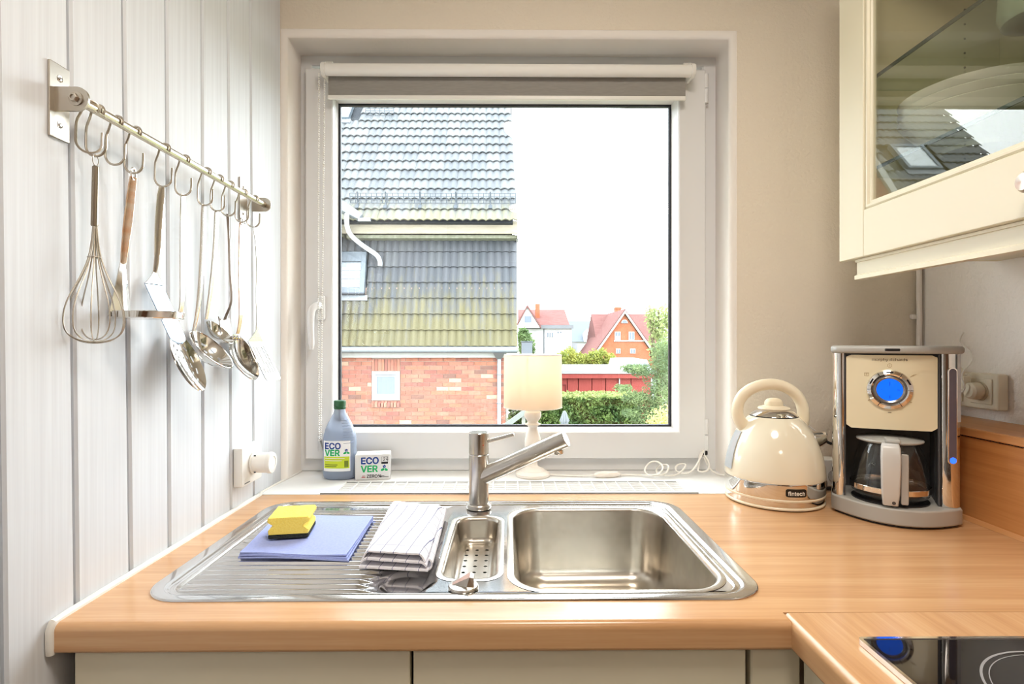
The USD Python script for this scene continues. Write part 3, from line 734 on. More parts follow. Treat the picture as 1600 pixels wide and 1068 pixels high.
def check_mat():
    nodes = {'t': ('texture_coordinate', {}), 's': ('separate_xyz', {}), 'r': ('vector_rotate', {'rotate_type': 'z_axis', 'angle': 0.10})}
    links = [('t.object', 'r.vector'), ('r.vector', 's.vector')]
    for ax, per, w in (('x', .0215, .05), ('y', .0400, .028)):
        nodes |= {ax + 'm': ('math', {'math_type': 'multiply', 'value2': 1 / per}), ax + 'f': ('math', {'math_type': 'fraction'}), ax + 'l': ('math', {'math_type': 'less_than', 'value2': w})}
        links += [('s.' + ax, ax + 'm.value1'), (ax + 'm.value', ax + 'f.value1'), (ax + 'f.value', ax + 'l.value1')]
    nodes |= {'mx': ('math', {'math_type': 'maximum'}), 'c': ('mix', {'color1': lin((232, 230, 236)), 'color2': lin((118, 120, 152))}), 'n': ('noise_texture', {'scale': 700.0}),
              'b': ('bump', {'strength': 0.25, 'distance': 0.0005}), 'p': ('principled_bsdf', {'roughness': 0.95})}
    links += [('xl.value', 'mx.value1'), ('yl.value', 'mx.value2'), ('mx.value', 'c.fac'), ('c.color', 'p.base_color'), ('t.object', 'n.vector'), ('n.fac', 'b.height'), ('b.normal', 'p.normal')]
    return mat('checked_towel', nodes, links, 'p.BSDF')
M_TOWEL = check_mat()
tt = Thing('tea_towel', 'folded white tea towel with thin blue check lying beside the blue cloth', 'towel', (-.19, 1.03, ZR))
def towel_layer(z0, ins, k):
    g = lay((-.2370 + ins, .8840 + ins * 1.3, 0), (-.1270 - ins, .8690 + ins, 0), (-.1330, 1.1560, 0), (-.2490, 1.1830, 0), 30, 46)
    u = np.linspace(0, 1, 30)[:, None]; w = np.linspace(0, 1, 46)[None]
    nz_ = meshkit.fbm(np.stack([g[..., 0] * 26, g[..., 1] * 13, 0 * g[..., 0] + k * .35], -1), 3)
    edge = 1 - np.clip((np.abs(u - .5) - .40) / .10, 0, 1) ** 2 * .75
    edge2 = 1 - np.clip((w - .90) / .10, 0, 1) ** 2 * .85
    g[..., 2] = z0 + (.0085 * k * .9) * edge * edge2 * (1 + .3 * np.exp(-((w - .82) / .09) ** 2)) + .0045 * (nz_ - .5) * (k > 0) + .0008
    g[..., 0] += .004 * (nz_ - .5)
    return g
for k in range(3):
    tt.part('fold', sheet(towel_layer(ZR + .0020 + .0040 * k, .0028 * k - .002, k), .0028), M_TOWEL, smooth=60)
tt.part('side_roll', sheet(np.array([[(-.1275 - .0060 * w + .0075 * math.sin(a) * (1 - .3 * w), .8730 + .278 * w, ZR + .0105 - .0085 * math.cos(a) * (1 - .2 * w)) for w in np.linspace(0, 1, 20)] for a in np.linspace(.25, PI - .3, 9)]), .0026), M_TOWEL, smooth=60)

# ------------------------------------------------------------------ things on the sill
SILL = .9012
BCX, BCY, BRX, BRY = -.4520, 1.4860, .0435, .0290
bt = Thing('dish_soap_bottle', 'clear blue-grey dish soap bottle with green cap on the sill', 'bottle', (BCX, BCY, SILL))
def sup(a, rx, ry, p=2.6):
    c, s = np.cos(a), np.sin(a)
    return np.column_stack([rx * np.sign(c) * np.abs(c) ** (2 / p), ry * np.sign(s) * np.abs(s) ** (2 / p)])
aa = np.linspace(0, 2 * PI, 56, endpoint=False)
bprof = [(.80, 0, 0), (.93, .003, 0), (.99, .010, 0), (1, .020, 0), (1, .075, 0), (1, .100, 0), (.965, .116, 0), (.85, .134, .1), (.68, .151, .3), (.50, .165, .6), (.38, .175, .9), (.335, .182, 1), (.33, .1865, 1)]
rg = []
for s_, h, rnd in bprof:
    rx, ry = BRX * s_, BRY * s_
    ry = ry * (1 - rnd) + rx * rnd if rnd else ry * (1 + .0)
    q_ = sup(aa, rx, ry, 2.6 - .6 * rnd)
    rg.append(np.column_stack([BCX + q_[:, 0], BCY + q_[:, 1], np.full(56, SILL + h)]))
rib = []
v, f = loops(rg, close=True)
v0 = len(v); v = np.vstack([v, rg[0].mean(0)[None]]); f = np.vstack([f, [((j + 1) % 56, j, v0) for j in range(56)]])
M_BOTTLE = plain('bottle_plastic', (186, 200, 222), 0.12, transmission_weight=0.55, ior=1.35)
bt.part('bottle_body', (v, f), M_BOTTLE, smooth=60)
for k in range(9):
    h = .098 + k * .0075
    s_ = np.interp(h, [p[1] for p in bprof], [p[0] for p in bprof]); rnd = np.interp(h, [p[1] for p in bprof], [p[2] for p in bprof])
    ar = np.linspace(-1.25, -.35, 10)
    rx, ry = BRX * s_, BRY * s_ * (1 - rnd) + BRX * s_ * rnd
    q_ = sup(ar, rx, ry, 2.6 - .6 * rnd)
    rib.append(tube(np.column_stack([BCX + q_[:, 0], BCY + q_[:, 1], np.full(10, SILL + h)]), .0009, 6))
bt.part('grip_ribs', cat_(*rib), M_BOTTLE)
bt.part('liquid', loops([np.column_stack([BCX + sup(aa, BRX * s_ * .93, BRY * s_ * .93)[:, 0], BCY + sup(aa, BRX * s_ * .93, BRY * s_ * .93)[:, 1], np.full(56, SILL + h)]) for s_, h in ((.0, .003), (.80, .003), (.94, .008), (.97, .020), (.97, .026), (.0, .026))]), plain('soap_liquid', (110, 138, 180), 0.1, transmission_weight=0.6, ior=1.35))
bt.part('cap', lathe([(0, .186), (.0150, .186), (.0158, .188), (.0158, .192), (.0150, .193), (.0158, .194), (.0158, .207), (.0148, .2085), (0, .2085)], 36, (BCX, BCY, SILL)), plain('green_cap', (38, 92, 58), 0.4), label='dark green cap')
def front_y(x):
    return BCY - BRY * np.maximum(1 - np.abs((x - BCX) / BRX) ** 2.6, 1e-6) ** (1 / 2.6)
def on_bottle(x0, x1, z0, z1, off, nx=24):
    xs = np.linspace(x0, x1, nx)
    P = np.array([[(x, front_y(x) - off, z) for z in np.linspace(z0, z1, 4)] for x in xs])
    return sheet(P, .0003)
def text_bottle(s, h, x, z, off, bold=True):
    v, f = heavy(s, h)
    xx = BCX + x + v[:, 0]
    return np.column_stack([xx, front_y(xx) - off - v[:, 2], SILL + z + v[:, 1]]), f
M_LABEL = plain('label_white', (238, 240, 242), 0.4)
M_LIME = plain('label_lime', (196, 214, 40), 0.4); M_NAVY = plain('print_navy', (20, 62, 140), 0.4); M_GREEN = plain('print_green', (26, 172, 98), 0.4)
M_OLIVE = plain('print_olive', (110, 128, 30), 0.5); M_PINK = plain('label_pale', (232, 226, 206), 0.5)
lb = bt.part('label', on_bottle(BCX - .0365, BCX + .0345, SILL + .024, SILL + .1045, .0004), M_LABEL)
bt.part('label_band', on_bottle(BCX - .0345, BCX + .0325, SILL + .0320, SILL + .0630, .0008), M_LIME, under=lb)
bt.part('lettering', text_bottle('ECO', .0155, -.0330, .0835, .0011), M_NAVY, smooth=False, under=lb)
bt.part('lettering', text_bottle('VER', .0155, -.0325, .0655, .0011), M_GREEN, smooth=False, under=lb)
def emblem(scale):
    def ell(cx_, cy_, a, b, r):
        return affinity.rotate(affinity.scale(Point(0, 0).buffer(1, 12), a, b), r).buffer(0), (cx_, cy_)
    petals = [affinity.translate(affinity.rotate(affinity.translate(affinity.scale(Point(0, 0).buffer(1, 10), .17, .26), 0, .30), 72 * k, origin=(0, 0)), 0, .55) for k in range(5)]
    lv = [affinity.translate(affinity.rotate(affinity.scale(Point(0, 0).buffer(1, 10), .62, .36), -s * 24), s * .50, -.42) for s in (-1, 1)]
    stem_ = sbox(-.05, -.8, .05, .2)
    from shapely import union_all
    fl = union_all(petals).difference(Point(0, .55).buffer(.10)); le = union_all(lv).difference(stem_)
    return [xf(prism(g, 0, .0002), np.diag([scale, scale, 1.0])) for g in (fl, le)]
def emblem_bottle(mesh, x, z, off):
    v, f = mesh
    xx = BCX + x + v[:, 0]
    return np.column_stack([xx, front_y(xx) - off - v[:, 2], SILL + z + v[:, 1]]), f
e1, e2 = emblem(.0072)
bt.part('emblem', emblem_bottle(e1, .0255, .0755, .0011), M_NAVY, under=lb); bt.part('emblem', emblem_bottle(e2, .0255, .0755, .0011), M_GREEN, under=lb)
for k, (z, w, m) in enumerate(((.0585, .052, M_PINK), (.0525, .045, M_PINK), (.0415, .034, M_OLIVE), (.0370, .031, M_OLIVE))):
    bt.part('small_print', on_bottle(BCX - .0310, BCX - .0310 + w, SILL + z - .0011, SILL + z + .0011, .0011), m, under=lb)
bt.part('leaf_print', on_bottle(BCX + .0205, BCX + .0300, SILL + .0350, SILL + .0520, .0011), M_OLIVE, under=lb)

BX_L = (-.3625, 1.4905, SILL)
tb = Thing('tablet_box', 'small grey-white dishwasher tablet carton standing on the sill beside the bottle', 'box', BX_L, rotz=9)
M_CARTON = plain('carton', (222, 222, 222), 0.45)
bw, bd, bh = .0455, .0270, .0665
tb.part('carton', bx(-bw, bw, -bd, bd, 0, bh, .0018), M_CARTON, local=True)
tb.part('lid_panel', bx(-bw + .001, bw - .001, -bd + .001, bd - .001, bh + .0001, bh + .0007, .0003), plain('carton_top', (240, 240, 236), 0.4), local=True)
def on_box(m, x, z, off=.0003):
    v, f = m
    return np.column_stack([x + v[:, 0], -bd - off - v[:, 2], z + v[:, 1]]), f
tb.part('lettering', on_box(heavy('ECO', .0165), -.0315, .0430), M_NAVY, smooth=False, local=True)
tb.part('lettering', on_box(heavy('VER', .0165), -.0310, .0215), M_GREEN, smooth=False, local=True)
e1, e2 = emblem(.0085)
tb.part('emblem', on_box(e1, .0300, .0300), M_NAVY, local=True); tb.part('emblem', on_box(e2, .0300, .0300), M_GREEN, local=True)
M_INK = plain('print_black', (40, 40, 44), 0.5)
tb.part('lettering', on_box(text_on('24', .0085, .0003), .0260, .0500), M_INK, smooth=False, local=True, label='the number 24')
tb.part('number_frame', on_box(prism(sbox(.0225, .0465, .0395, .0610).difference(sbox(.0232, .0472, .0388, .0603)), 0, .0002), 0, 0), M_INK, local=True)
tb.part('number_strip', on_box(prism(Polygon([(.0225, .0420), (.0395, .0420), (.0395, .0465), (.0225, .0465)]), 0, .0002), 0, 0), M_INK, local=True)
tb.part('lettering', on_box(text_on('ZERO%', .0080, .0003, True), -.0160, .0060), M_INK, smooth=False, local=True, label='the word ZERO%')
tb.part('small_print', on_box(prism(sbox(-.0290, .0068, -.0190, .0085).union(sbox(-.0270, .0105, -.0200, .0120)), 0, .0002), 0, 0), plain('print_red', (170, 60, 60), .5), local=True)
tb.part('small_print', on_box(prism(sbox(.0160, .0068, .0410, .0078).union(sbox(.0160, .0098, .0300, .0108)), 0, .0002), 0, 0), M_INK, local=True)
v, f = text_on('ECOVER', .008, .0002, True, (0, 0))
tb.part('lid_print', (v + [-.004, -.002, bh + .0008], f), plain('print_pale_green', (150, 190, 170), .5), smooth=False, local=True)

# table lamp
LX, LY = .0690, 1.5080
tl = Thing('table_lamp', 'small table lamp with cream drum shade and white turned base on the sill', 'lamp', (LX, LY, SILL))
M_LBASE = plain('lamp_base_white', (240, 232, 222), 0.45)
tl.part('base', lathe([(0, 0), (.046, 0), (.048, .003), (.047, .008), (.040, .012), (.034, .014), (.030, .019), (.022, .022), (.0150, .026), (.0125, .032), (.0130, .040), (.0185, .060), (.0225, .082), (.0225, .096), (.0185, .115), (.0140, .128), (.0125, .134), (.0155, .138), (.0215, .1395), (.0215, .1425), (.0150, .145), (.0150, .150), (.0200, .156), (.0235, .165), (.0225, .174), (.0165, .181), (.012, .186), (.009, .195), (.009, .205), (0, .205)], 48, (LX, LY, SILL)), M_LBASE)
def shade_mat():
    nodes = {'d': ('diffuse_bsdf', {'color': lin((240, 229, 215))}), 't': ('translucent_bsdf', {'color': lin((244, 231, 214))}), 'm': ('mix_closure', {'fac': 0.55}),
             'n': ('noise_texture', {'scale': 900.0}), 'tc': ('texture_coordinate', {}), 'b': ('bump', {'strength': 0.2, 'distance': 0.0005})}
    return mat('lamp_shade_cloth', nodes, [('d.BSDF', 'm.closure1'), ('t.BSDF', 'm.closure2'), ('tc.object', 'n.vector'), ('n.fac', 'b.height'), ('b.normal', 'd.normal')], 'm.closure')
S0, S1 = .1880, .3300
sh = tl.part('lamp_shade', lathe([(.0800, S0), (.0790, S1), (.0782, S1), (.0792, S0)], 64, (LX, LY, SILL), closed=True), shade_mat())
tl.part('rim_wire', cat_(ring((LX, LY, SILL + S0), .0796, .0012, n=48), ring((LX, LY, SILL + S1), .0786, .0012, n=48)), M_LBASE, under=sh)
tl.part('shade_carrier', cat_(*[tube([(LX, LY, SILL + .212), (LX + .0785 * math.cos(a), LY + .0785 * math.sin(a), SILL + S1 - .008)], .0012, 6) for a in (.3, .3 + 2 * PI / 3, .3 + 4 * PI / 3)]), M_WHITE, under=sh)
tl.part('socket', lathe([(0, .2055), (.0135, .2055), (.0135, .232), (0, .232)], 24, (LX, LY, SILL)), M_WHITE)
tl.part('bulb', lathe([(0, .2325), (.012, .2325), (.016, .242), (.020, .254), (.0205, .264), (.017, .274), (.009, .280), (0, .2815)], 28, (LX, LY, SILL)), plain('bulb_glass', (255, 240, 214), .3, emission_color=(1.0, 0.80, 0.58), emission_strength=5.0))
bl_ = UsdLux.SphereLight.Define(stage, tl.path + '/bulb_light')
bl_.CreateRadiusAttr(0.010); bl_.CreateIntensityAttr(45.0); bl_.CreateColorAttr(Gf.Vec3f(1.0, .88, .74))
UsdGeom.Xformable(bl_).AddTranslateOp().Set(Gf.Vec3d(0, 0, .298))
M_CORD = plain('white_cord', (236, 232, 224), 0.45)
zc = SILL + .0032
cord = [(LX + .045, LY - .005, zc + .001), (.135, 1.500, zc), (.185, 1.490, zc), (.236, 1.4870, zc + .002)]
tl.part('cord', tube(smooth_path(cord, 30), .0025, 8), M_CORD)
sw = [(.232, 1.487, zc - .0030), (.240, 1.4865, zc - .003), (.300, 1.495, zc - .003), (.306, 1.496, zc - .003)]
tl.part('cord_switch', hull(np.vstack([np.column_stack([.2700 + .0370 * q[:, 0], 1.4905 + .0125 * q[:, 1] + .0045 * q[:, 0], np.full(len(q), SILL + h)]) for h, sc in ((.0006, .82), (.0045, 1.0), (.009, 1.0), (.0140, .72)) for q in [sup(np.linspace(0, 2 * PI, 24, endpoint=False), sc, sc, 2.3)]])), M_LBASE, smooth=45)
rc = random.Random(5)
cp = [(.306, 1.496, zc)]
for k, (x, y, h) in enumerate([(.335, 1.500, 0), (.372, 1.486, .002), (.402, 1.470, .010), (.420, 1.487, .024), (.404, 1.513, .034), (.380, 1.510, .020), (.376, 1.490, .006), (.398, 1.478, .003), (.428, 1.480, .012), (.437, 1.503, .026), (.418, 1.520, .018), (.408, 1.500, .006), (.440, 1.478, .003), (.470, 1.492, .010),
                               (.488, 1.508, .026), (.472, 1.523, .022), (.462, 1.505, .010), (.486, 1.486, .008), (.510, 1.494, .022), (.530, 1.510, .044), (.545, 1.532, .060), (.540, 1.538, .050), (.530, 1.520, .024), (.522, 1.500, .010), (.540, 1.494, .012), (.552, 1.515, .036), (.548, 1.530, .046), (.555, 1.520, .020), (.568, 1.505, .004), (.600, 1.470, .003)]):
    cp.append((x, y, zc + h))
cp = [p for p in cp]
tl.part('cord', tube(smooth_path(cp, 260), .0025, 8), M_CORD, label='tangled end of the white cord')

# ------------------------------------------------------------------ electric bits on the walls
tm = Thing('wall_timer', 'white surface socket with round plug on the plank wall', 'socket', (XL, 1.253, .948))
tm.part('case', bx(XL + .0008, XL + .0215, 1.204, 1.302, .9485, 1.0355, .004, 2), M_WHITE)
tm.part('dial', xf(lathe([(0, 0), (.0235, 0), (.0250, .002), (.0250, .004), (.0225, .0055), (.0225, .033), (.0240, .036), (.0240, .0415), (.0225, .044), (.015, .045), (.0145, .0435), (0, .0435)], 44), rot('y', 90), (XL + .022, 1.256, .9930)), M_WHITE)
for k in (-1, 1):
    tm.part('dial_mark', bx(XL + .0300, XL + .0340, 1.2400, 1.2420, .993 + .0185 * k - .001, .993 + .0185 * k + .001), M_BLACK)
tm.part('print', bx(XL + .0215, XL + .0218, 1.2150, 1.2400, .9535, .9560), plain('grey_print', (120, 120, 120), .6))

so = Thing('double_wall_socket', 'ivory double wall socket with a cream plug above the wooden ledge', 'socket', (XR, 1.28, 1.12))
so.part('case', bx(XR - .0260, XR - .0008, 1.197, 1.360, 1.1150, 1.1960, .005, 2), M_IVORY)
for yy in (1.2390, 1.3170):
    p = so.part('insert', bx(XR - .0290, XR - .0262, yy - .029, yy + .029, 1.1270, 1.1850, .0015), M_IVORY)
    so.part('recess', xf(lathe([(0, .0), (.0205, .0), (.0215, -.0012), (.0215, .0008), (0, .0006)], 32), rot('y', -90), (XR - .0295, yy, 1.1560)), plain('painted_socket_shade', (206, 192, 164), .5), under=p)  # darker ivory paints the shade inside the socket recess
pl = Thing('power_plug', 'cream angled plug sitting in the ivory wall socket', 'plug', (XR - .03, 1.245, 1.156))
pl.part('plug_body', xf(lathe([(0, 0), (.0190, 0), (.0195, .004), (.0185, .020), (.014, .024), (0, .024)], 32), rot('y', -90), (XR - .0310, 1.2420, 1.1560)), M_IVORY)
pl.part('strain_relief', cat_(bx(XR - .058, XR - .040, 1.250, 1.268, 1.1560, 1.190, .004, 2), *[ring((XR - .049, 1.262, 1.176 + .004 * k), .0068, .0016, 'z', 20, 6) for k in range(5)]), M_IVORY)
pl.part('cable', tube(smooth_path([(XR - .049, 1.262, 1.188), (XR - .052, 1.267, 1.204), (XR - .056, 1.286, 1.213), (XR - .058, 1.31, 1.208), (XR - .056, 1.33, 1.18), (XR - .05, 1.35, 1.12), (XR - .045, 1.37, 1.095)], 30), .0048, 10), M_IVORY)
wire = Thing('thin_cable', 'thin white cable looping down the wall beside the socket', 'cable', (XR - .03, 1.27, 1.17))
wire.part('cable', tube(smooth_path([(XR - .004, 1.315, 1.290), (XR - .008, 1.318, 1.262), (XR - .012, 1.296, 1.252), (XR - .03, 1.262, 1.235), (XR - .050, 1.243, 1.216), (XR - .062, 1.246, 1.200), (XR - .064, 1.246, 1.180), (XR - .063, 1.240, 1.166), (XR - .066, 1.246, 1.152), (XR - .075, 1.27, 1.142), (XR - .082, 1.31, 1.128), (XR - .085, 1.36, 1.095)], 50), .0016, 8), M_CORD)

ps_ = Thing('power_strip', 'white multi-socket block with red switch standing behind the kettle', 'power strip', (.80, 1.405, C))
ps_.part('case', bx(.765, .850, 1.385, 1.430, C + .0003, C + .070, .006, 2), M_WHITE)
ps_.part('switch', bx(.768, .800, 1.381, 1.3855, C + .055, C + .066, .0015), plain('switch_red', (190, 40, 34), .35), label='red rocker switch')
for x in (.785, .825):
    ps_.part('outlet', xf(lathe([(0, .0), (.014, .0), (.016, .001), (.016, .003), (0, .001)], 24), rot('x', 90), (x, 1.3852, C + .03)), plain('outlet_grey', (200, 198, 192), .5))
M_BLKCORD = plain('black_cord', (20, 20, 22), .4)
kc = Thing('kettle_cable', 'black power cable running behind the kettle to the white socket block', 'cable', (.78, 1.36, C))
kc.part('cable', tube(smooth_path([(.735, 1.318, C + .008), (.775, 1.345, C + .007), (.79, 1.365, C + .022), (.772, 1.372, C + .045), (.755, 1.36, C + .060)], 30), .0042, 8), M_BLKCORD)
kc.part('cable', tube(smooth_path([(.722, 1.362, C + .006), (.745, 1.356, C + .006), (.785, 1.350, C + .006), (.83, 1.345, C + .006)], 20), .0042, 8), M_BLKCORD)
cm_c = Thing('coffee_maker_cable', 'black cable rising behind the kettle spout to the wall', 'cable', (.78, 1.36, C + .1))
cm_c.part('cable', tube(smooth_path([(.735, 1.44, C + .156), (.775, 1.425, C + .136), (.820, 1.40, C + .110), (.86, 1.36, C + .102)], 24), .0036, 8), M_BLKCORD)
wc2 = Thing('white_cable', 'thin white cable slanting down the wall above the kettle spout', 'cable', (.76, 1.45, 1.08))
wc2.part('cable', tube(smooth_path([(.712, 1.4575, 1.118), (.745, 1.4550, 1.090), (.785, 1.4520, 1.055), (.83, 1.44, 1.02)], 20), .0016, 8), M_CORD)

# ------------------------------------------------------------------ kettle
KX, KY = .6230, 1.2840
kt = Thing('kettle', 'cream dome kettle with hoop handle and chrome band on the worktop', 'kettle', (KX, KY, C))
def enamel(name, rgb):
    return plain(name, rgb, 0.12, coat_weight=0.6, coat_roughness=0.03)
M_ENAMEL = enamel('cream_enamel', (238, 230, 208)); M_HANDLE = plain('cream_handle', (238, 225, 198), 0.35)
kc_ = (KX, KY, C)
base = kt.part('power_base', lathe([(0, .0006), (.100, .0006), (.1060, .003), (.1065, .006), (.1050, .008), (0, .008)], 72, kc_), M_HANDLE)
kt.part('base_band', lathe([(0, .0082), (.1040, .0082), (.1045, .010), (.1045, .0205), (0, .0205)], 72, kc_), M_CHROME)
kt.part('seam_ring', lathe([(0, .0207), (.1065, .0207), (.1072, .0225), (.1072, .0245), (.1060, .0260), (0, .0260)], 72, kc_), M_HANDLE, label='thin cream ring')
kt.part('chrome_band', lathe([(.09, .0262), (.1062, .0262), (.1072, .029), (.1074, .056), (.1066, .0585), (.09, .0585)], 96, kc_), M_CHROME)
kp = [(.09, .0587), (.1068, .0587), (.1078, .0605), (.1072, .072), (.1050, .090), (.1005, .112), (.0935, .134), (.0845, .154), (.0735, .172), (.0620, .186), (.0530, .194), (.0515, .1945), (.040, .1945)]
kt.part('body', lathe([(float(a), float(b)) for a, b in np.vstack([kp[:3], smooth_path(kp[2:11], 22)[1:], kp[11:]])], 96, kc_), M_ENAMEL, smooth=45)
lid = kt.part('lid', lathe([(.038, .1950), (.0505, .1950), (.0512, .1962), (.0490, .2000), (.0400, .2080), (.0300, .2125), (.0, .2135)], 64, kc_), M_CHROME)
kt.part('lid_gap', lathe([(.0500, .1942), (.0522, .1942), (.0522, .1952), (.0500, .1952)], 64, kc_, closed=True), M_BLACK, under=lid)
kt.part('lid_knob', lathe([(0, .2138), (.0340, .2105), (.0350, .2122), (.0330, .2150), (.0240, .2175), (.0195, .2190), (.0200, .2235), (.0190, .2290), (.0145, .2335), (.0075, .2360), (0, .2365)], 48, kc_), M_HANDLE, under=lid)
hpts = smooth_path([(KX - .0700, KY, C + .1710), (KX - .0820, KY, C + .1880), (KX - .0850, KY, C + .2150), (KX - .0710, KY, C + .2440), (KX - .0400, KY, C + .2630), (KX - .0050, KY, C + .2680), (KX + .0300, KY, C + .2600), (KX + .0570, KY, C + .2380), (KX + .0690, KY, C + .2060), (KX + .0670, KY, C + .1760), (KX + .0600, KY, C + .1600)], 48)
kt.part('handle', tube(hpts, np.interp(np.linspace(0, 1, 48), [0, .06, .15, .85, .95, 1], [.0150, .0138, .0130, .0130, .0140, .0150]), 20), M_HANDLE)
s0, s1 = np.array([KX + .0700, KY, C + .1280]), np.array([KX + .1130, KY - .004, C + .1520])
ax = (s1 - s0) / np.linalg.norm(s1 - s0)
kt.part('spout', cat_(hull(np.vstack([s0 + np.column_stack([np.zeros(20), .0260 * np.cos(np.linspace(0, 2 * PI, 20)), .030 * np.sin(np.linspace(0, 2 * PI, 20))]), s1 + np.column_stack([-.012 * np.sin(np.linspace(0, 2 * PI, 20)) * .6, .0150 * np.cos(np.linspace(0, 2 * PI, 20)), .0135 * np.sin(np.linspace(0, 2 * PI, 20)) - .006])])),
        tube([s1 + ax * .0005 + np.array([0.010, 0, -.004]) * t - np.array([0, 0, .006]) for t in (0, .2)], .0120, 18)), M_CHROME, smooth=40)
gz = np.linspace(.075, .160, 12)
gr = np.interp(gz, [p[1] for p in kp[2:11]], [p[0] for p in kp[2:11]])
kt.part('water_gauge', sheet(np.array([[(KX - (r + .0018) * math.cos(a), KY - (r + .0018) * math.sin(a), C + z_) for z_, r in zip(gz, gr)] for a in np.linspace(-.17, .17, 7)]), .0022), plain('gauge_grey', (206, 212, 216), .1, transmission_weight=.3), label='clear grey water gauge strip')
# maker's tag bent round the band
def on_band(m, z, off, a0):
    v, f = m
    a = a0 + v[:, 0] / .1074
    r = .1074 + off + v[:, 2]
    return np.column_stack([KX + r * np.sin(a), KY - r * np.cos(a), C + z + v[:, 1]]), f
tagp = Polygon(rr(-.0220, .0220, -.0085, .0085, .0045)).segmentize(.003)
def fine(poly, depth):
    m = trimesh.creation.extrude_polygon(poly, depth, engine='earcut')
    v, f = trimesh.remesh.subdivide_to_size(m.vertices, m.faces, .006)
    return v, f
n_ = kt.part('name_plate', on_band(fine(tagp, .0006), .0420, .0003, -.028), plain('plate_black', (24, 22, 22), .3), label='black oval name plate')
kt.part('lettering', on_band(text_on('fintech', .0082, .0004, True, (0, 0)), .0415, .0009, -.028), plain('plate_lettering', (236, 232, 224), .4), smooth=False, under=n_)

# ------------------------------------------------------------------ coffee maker and its glass jug
CM = (.8030, 1.1380, C)
cmk = Thing('coffee_maker', 'cream and chrome filter coffee maker with round blue display on the worktop', 'coffee maker', CM, rotz=-30)
M_GREYP = plain('grey_plastic', (176, 174, 168), 0.38); M_DARKP = plain('dark_grey_plastic', (74, 74, 76), 0.45)
M_CHAMP = plain('champagne_panel', (246, 234, 200), 0.26, 0.2, coat_weight=0.3)
M_TANK = plain('tank_pale_grey', (206, 210, 216), 0.25)
def arc_front(u0, u1, bulge, v0=0.0, n=14, w=.112):
    return [(u, v0 - bulge * (1 - (u / w) ** 2)) for u in np.linspace(u0, u1, n)]
foot = Polygon(arc_front(-.112, .112, .070) + [(.112, .02), (.098, .06), (.055, .168), (-.060, .170), (-.112, .09)])
cp_ = lambda *a, **k: cmk.part(*a, local=True, **k)
cp_('foot', prism(foot.buffer(-.006), .0008, .005), M_BLACK)
cp_('base', soft_prism(foot, .0045, .0375, .004), M_GREYP, smooth=40)
cp_('rear_housing', prism(Polygon([(-.1000, .098), (.0900, .098), (.0850, .11), (.050, .165), (-.056, .167), (-.1000, .10)]), .0376, .3430), M_DARKP)
cp_('inner_wall', prism(Polygon([(-.0895, .040), (-.0860, .040), (-.0860, .0975), (-.0895, .0975)]), .0376, .3430), M_DARKP); cp_('inner_wall', prism(Polygon([(.0730, .040), (.0765, .040), (.0765, .0975), (.0730, .0975)]), .0376, .3430), M_DARKP)
lc = Polygon([(-.0895, -.0060), (-.0930, -.0085), (-.1010, -.0070), (-.1080, .0020), (-.1110, .0150), (-.1110, .0800), (-.0900, .0970), (-.0900, .03)])
rc_ = Polygon([(.0770, -.0060), (.0800, -.0090), (.0920, -.0085), (.1030, -.0030), (.1095, .0080), (.1110, .0200), (.1000, .0600), (.0880, .0970), (.0770, .0970)])
cp_('left_column', prism(lc, .0380, .3430), M_CHROME, smooth=50); cp_('right_column', prism(rc_, .0380, .3430), M_CHROME, smooth=50)
cp_('trim_strip', bx(-.0890, -.0860, -.0065, .030, .0380, .3430, .001), M_DARKP); cp_('trim_strip', bx(.0722, .0766, -.0065, .030, .0380, .3430, .001), M_DARKP)
cp_('brew_head', prism(Polygon([(-.0855, .0000), (.0720, .0000), (.0720, .0970), (-.0855, .0970)]), .1960, .3430), M_DARKP)
cp_('filter_outlet', lathe([(0, .1860), (.020, .1860), (.030, .1920), (.032, .1959), (0, .1959)], 32, (-.006, .030, 0)), M_BLACK)
pan = Polygon(arc_front(-.0850, .0715, .0120, -.0005, 18) + [(.0715, -.0004), (-.0850, -.0004)])
# front panel: curved in plan, with rounded lower corners
pts = []
for (u, vv) in pan.exterior.coords[:-1]:
    e_ = min(u + .0850, .0715 - u)
    z0_ = .1860 + (.0065 * (1 - min(e_ / .0065, 1)) ** 2) + .0015 * (u / .085)
    z1_ = .3400 - (.0045 * (1 - min(e_ / .0045, 1)) ** 2)
    pts += [(u, vv, z0_), (u, vv, z1_)]
fp = cp_('front_panel', hull(pts), M_CHAMP, smooth=25, label='champagne cream control panel')
top = Polygon(arc_front(-.114, .114, .0200, -.0080, 16, .114) + [(.113, .028), (.090, .105), (.052, .168), (-.058, .170), (-.113, .09)])
ld = cp_('lid', soft_prism(top, .3432, .3590, .006), M_GREYP, smooth=40)
cp_('lid_notch', bx(-.0180, .0080, -.0290, -.0260, .3485, .3535, .001), M_BLACK, under=ld)
def on_panel(m, u, z, off):
    v, f = m
    uu = u + v[:, 0]
    return np.column_stack([uu, -.0005 - .0120 * (1 - (uu / .112) ** 2) - off - v[:, 2], z + v[:, 1]]), f
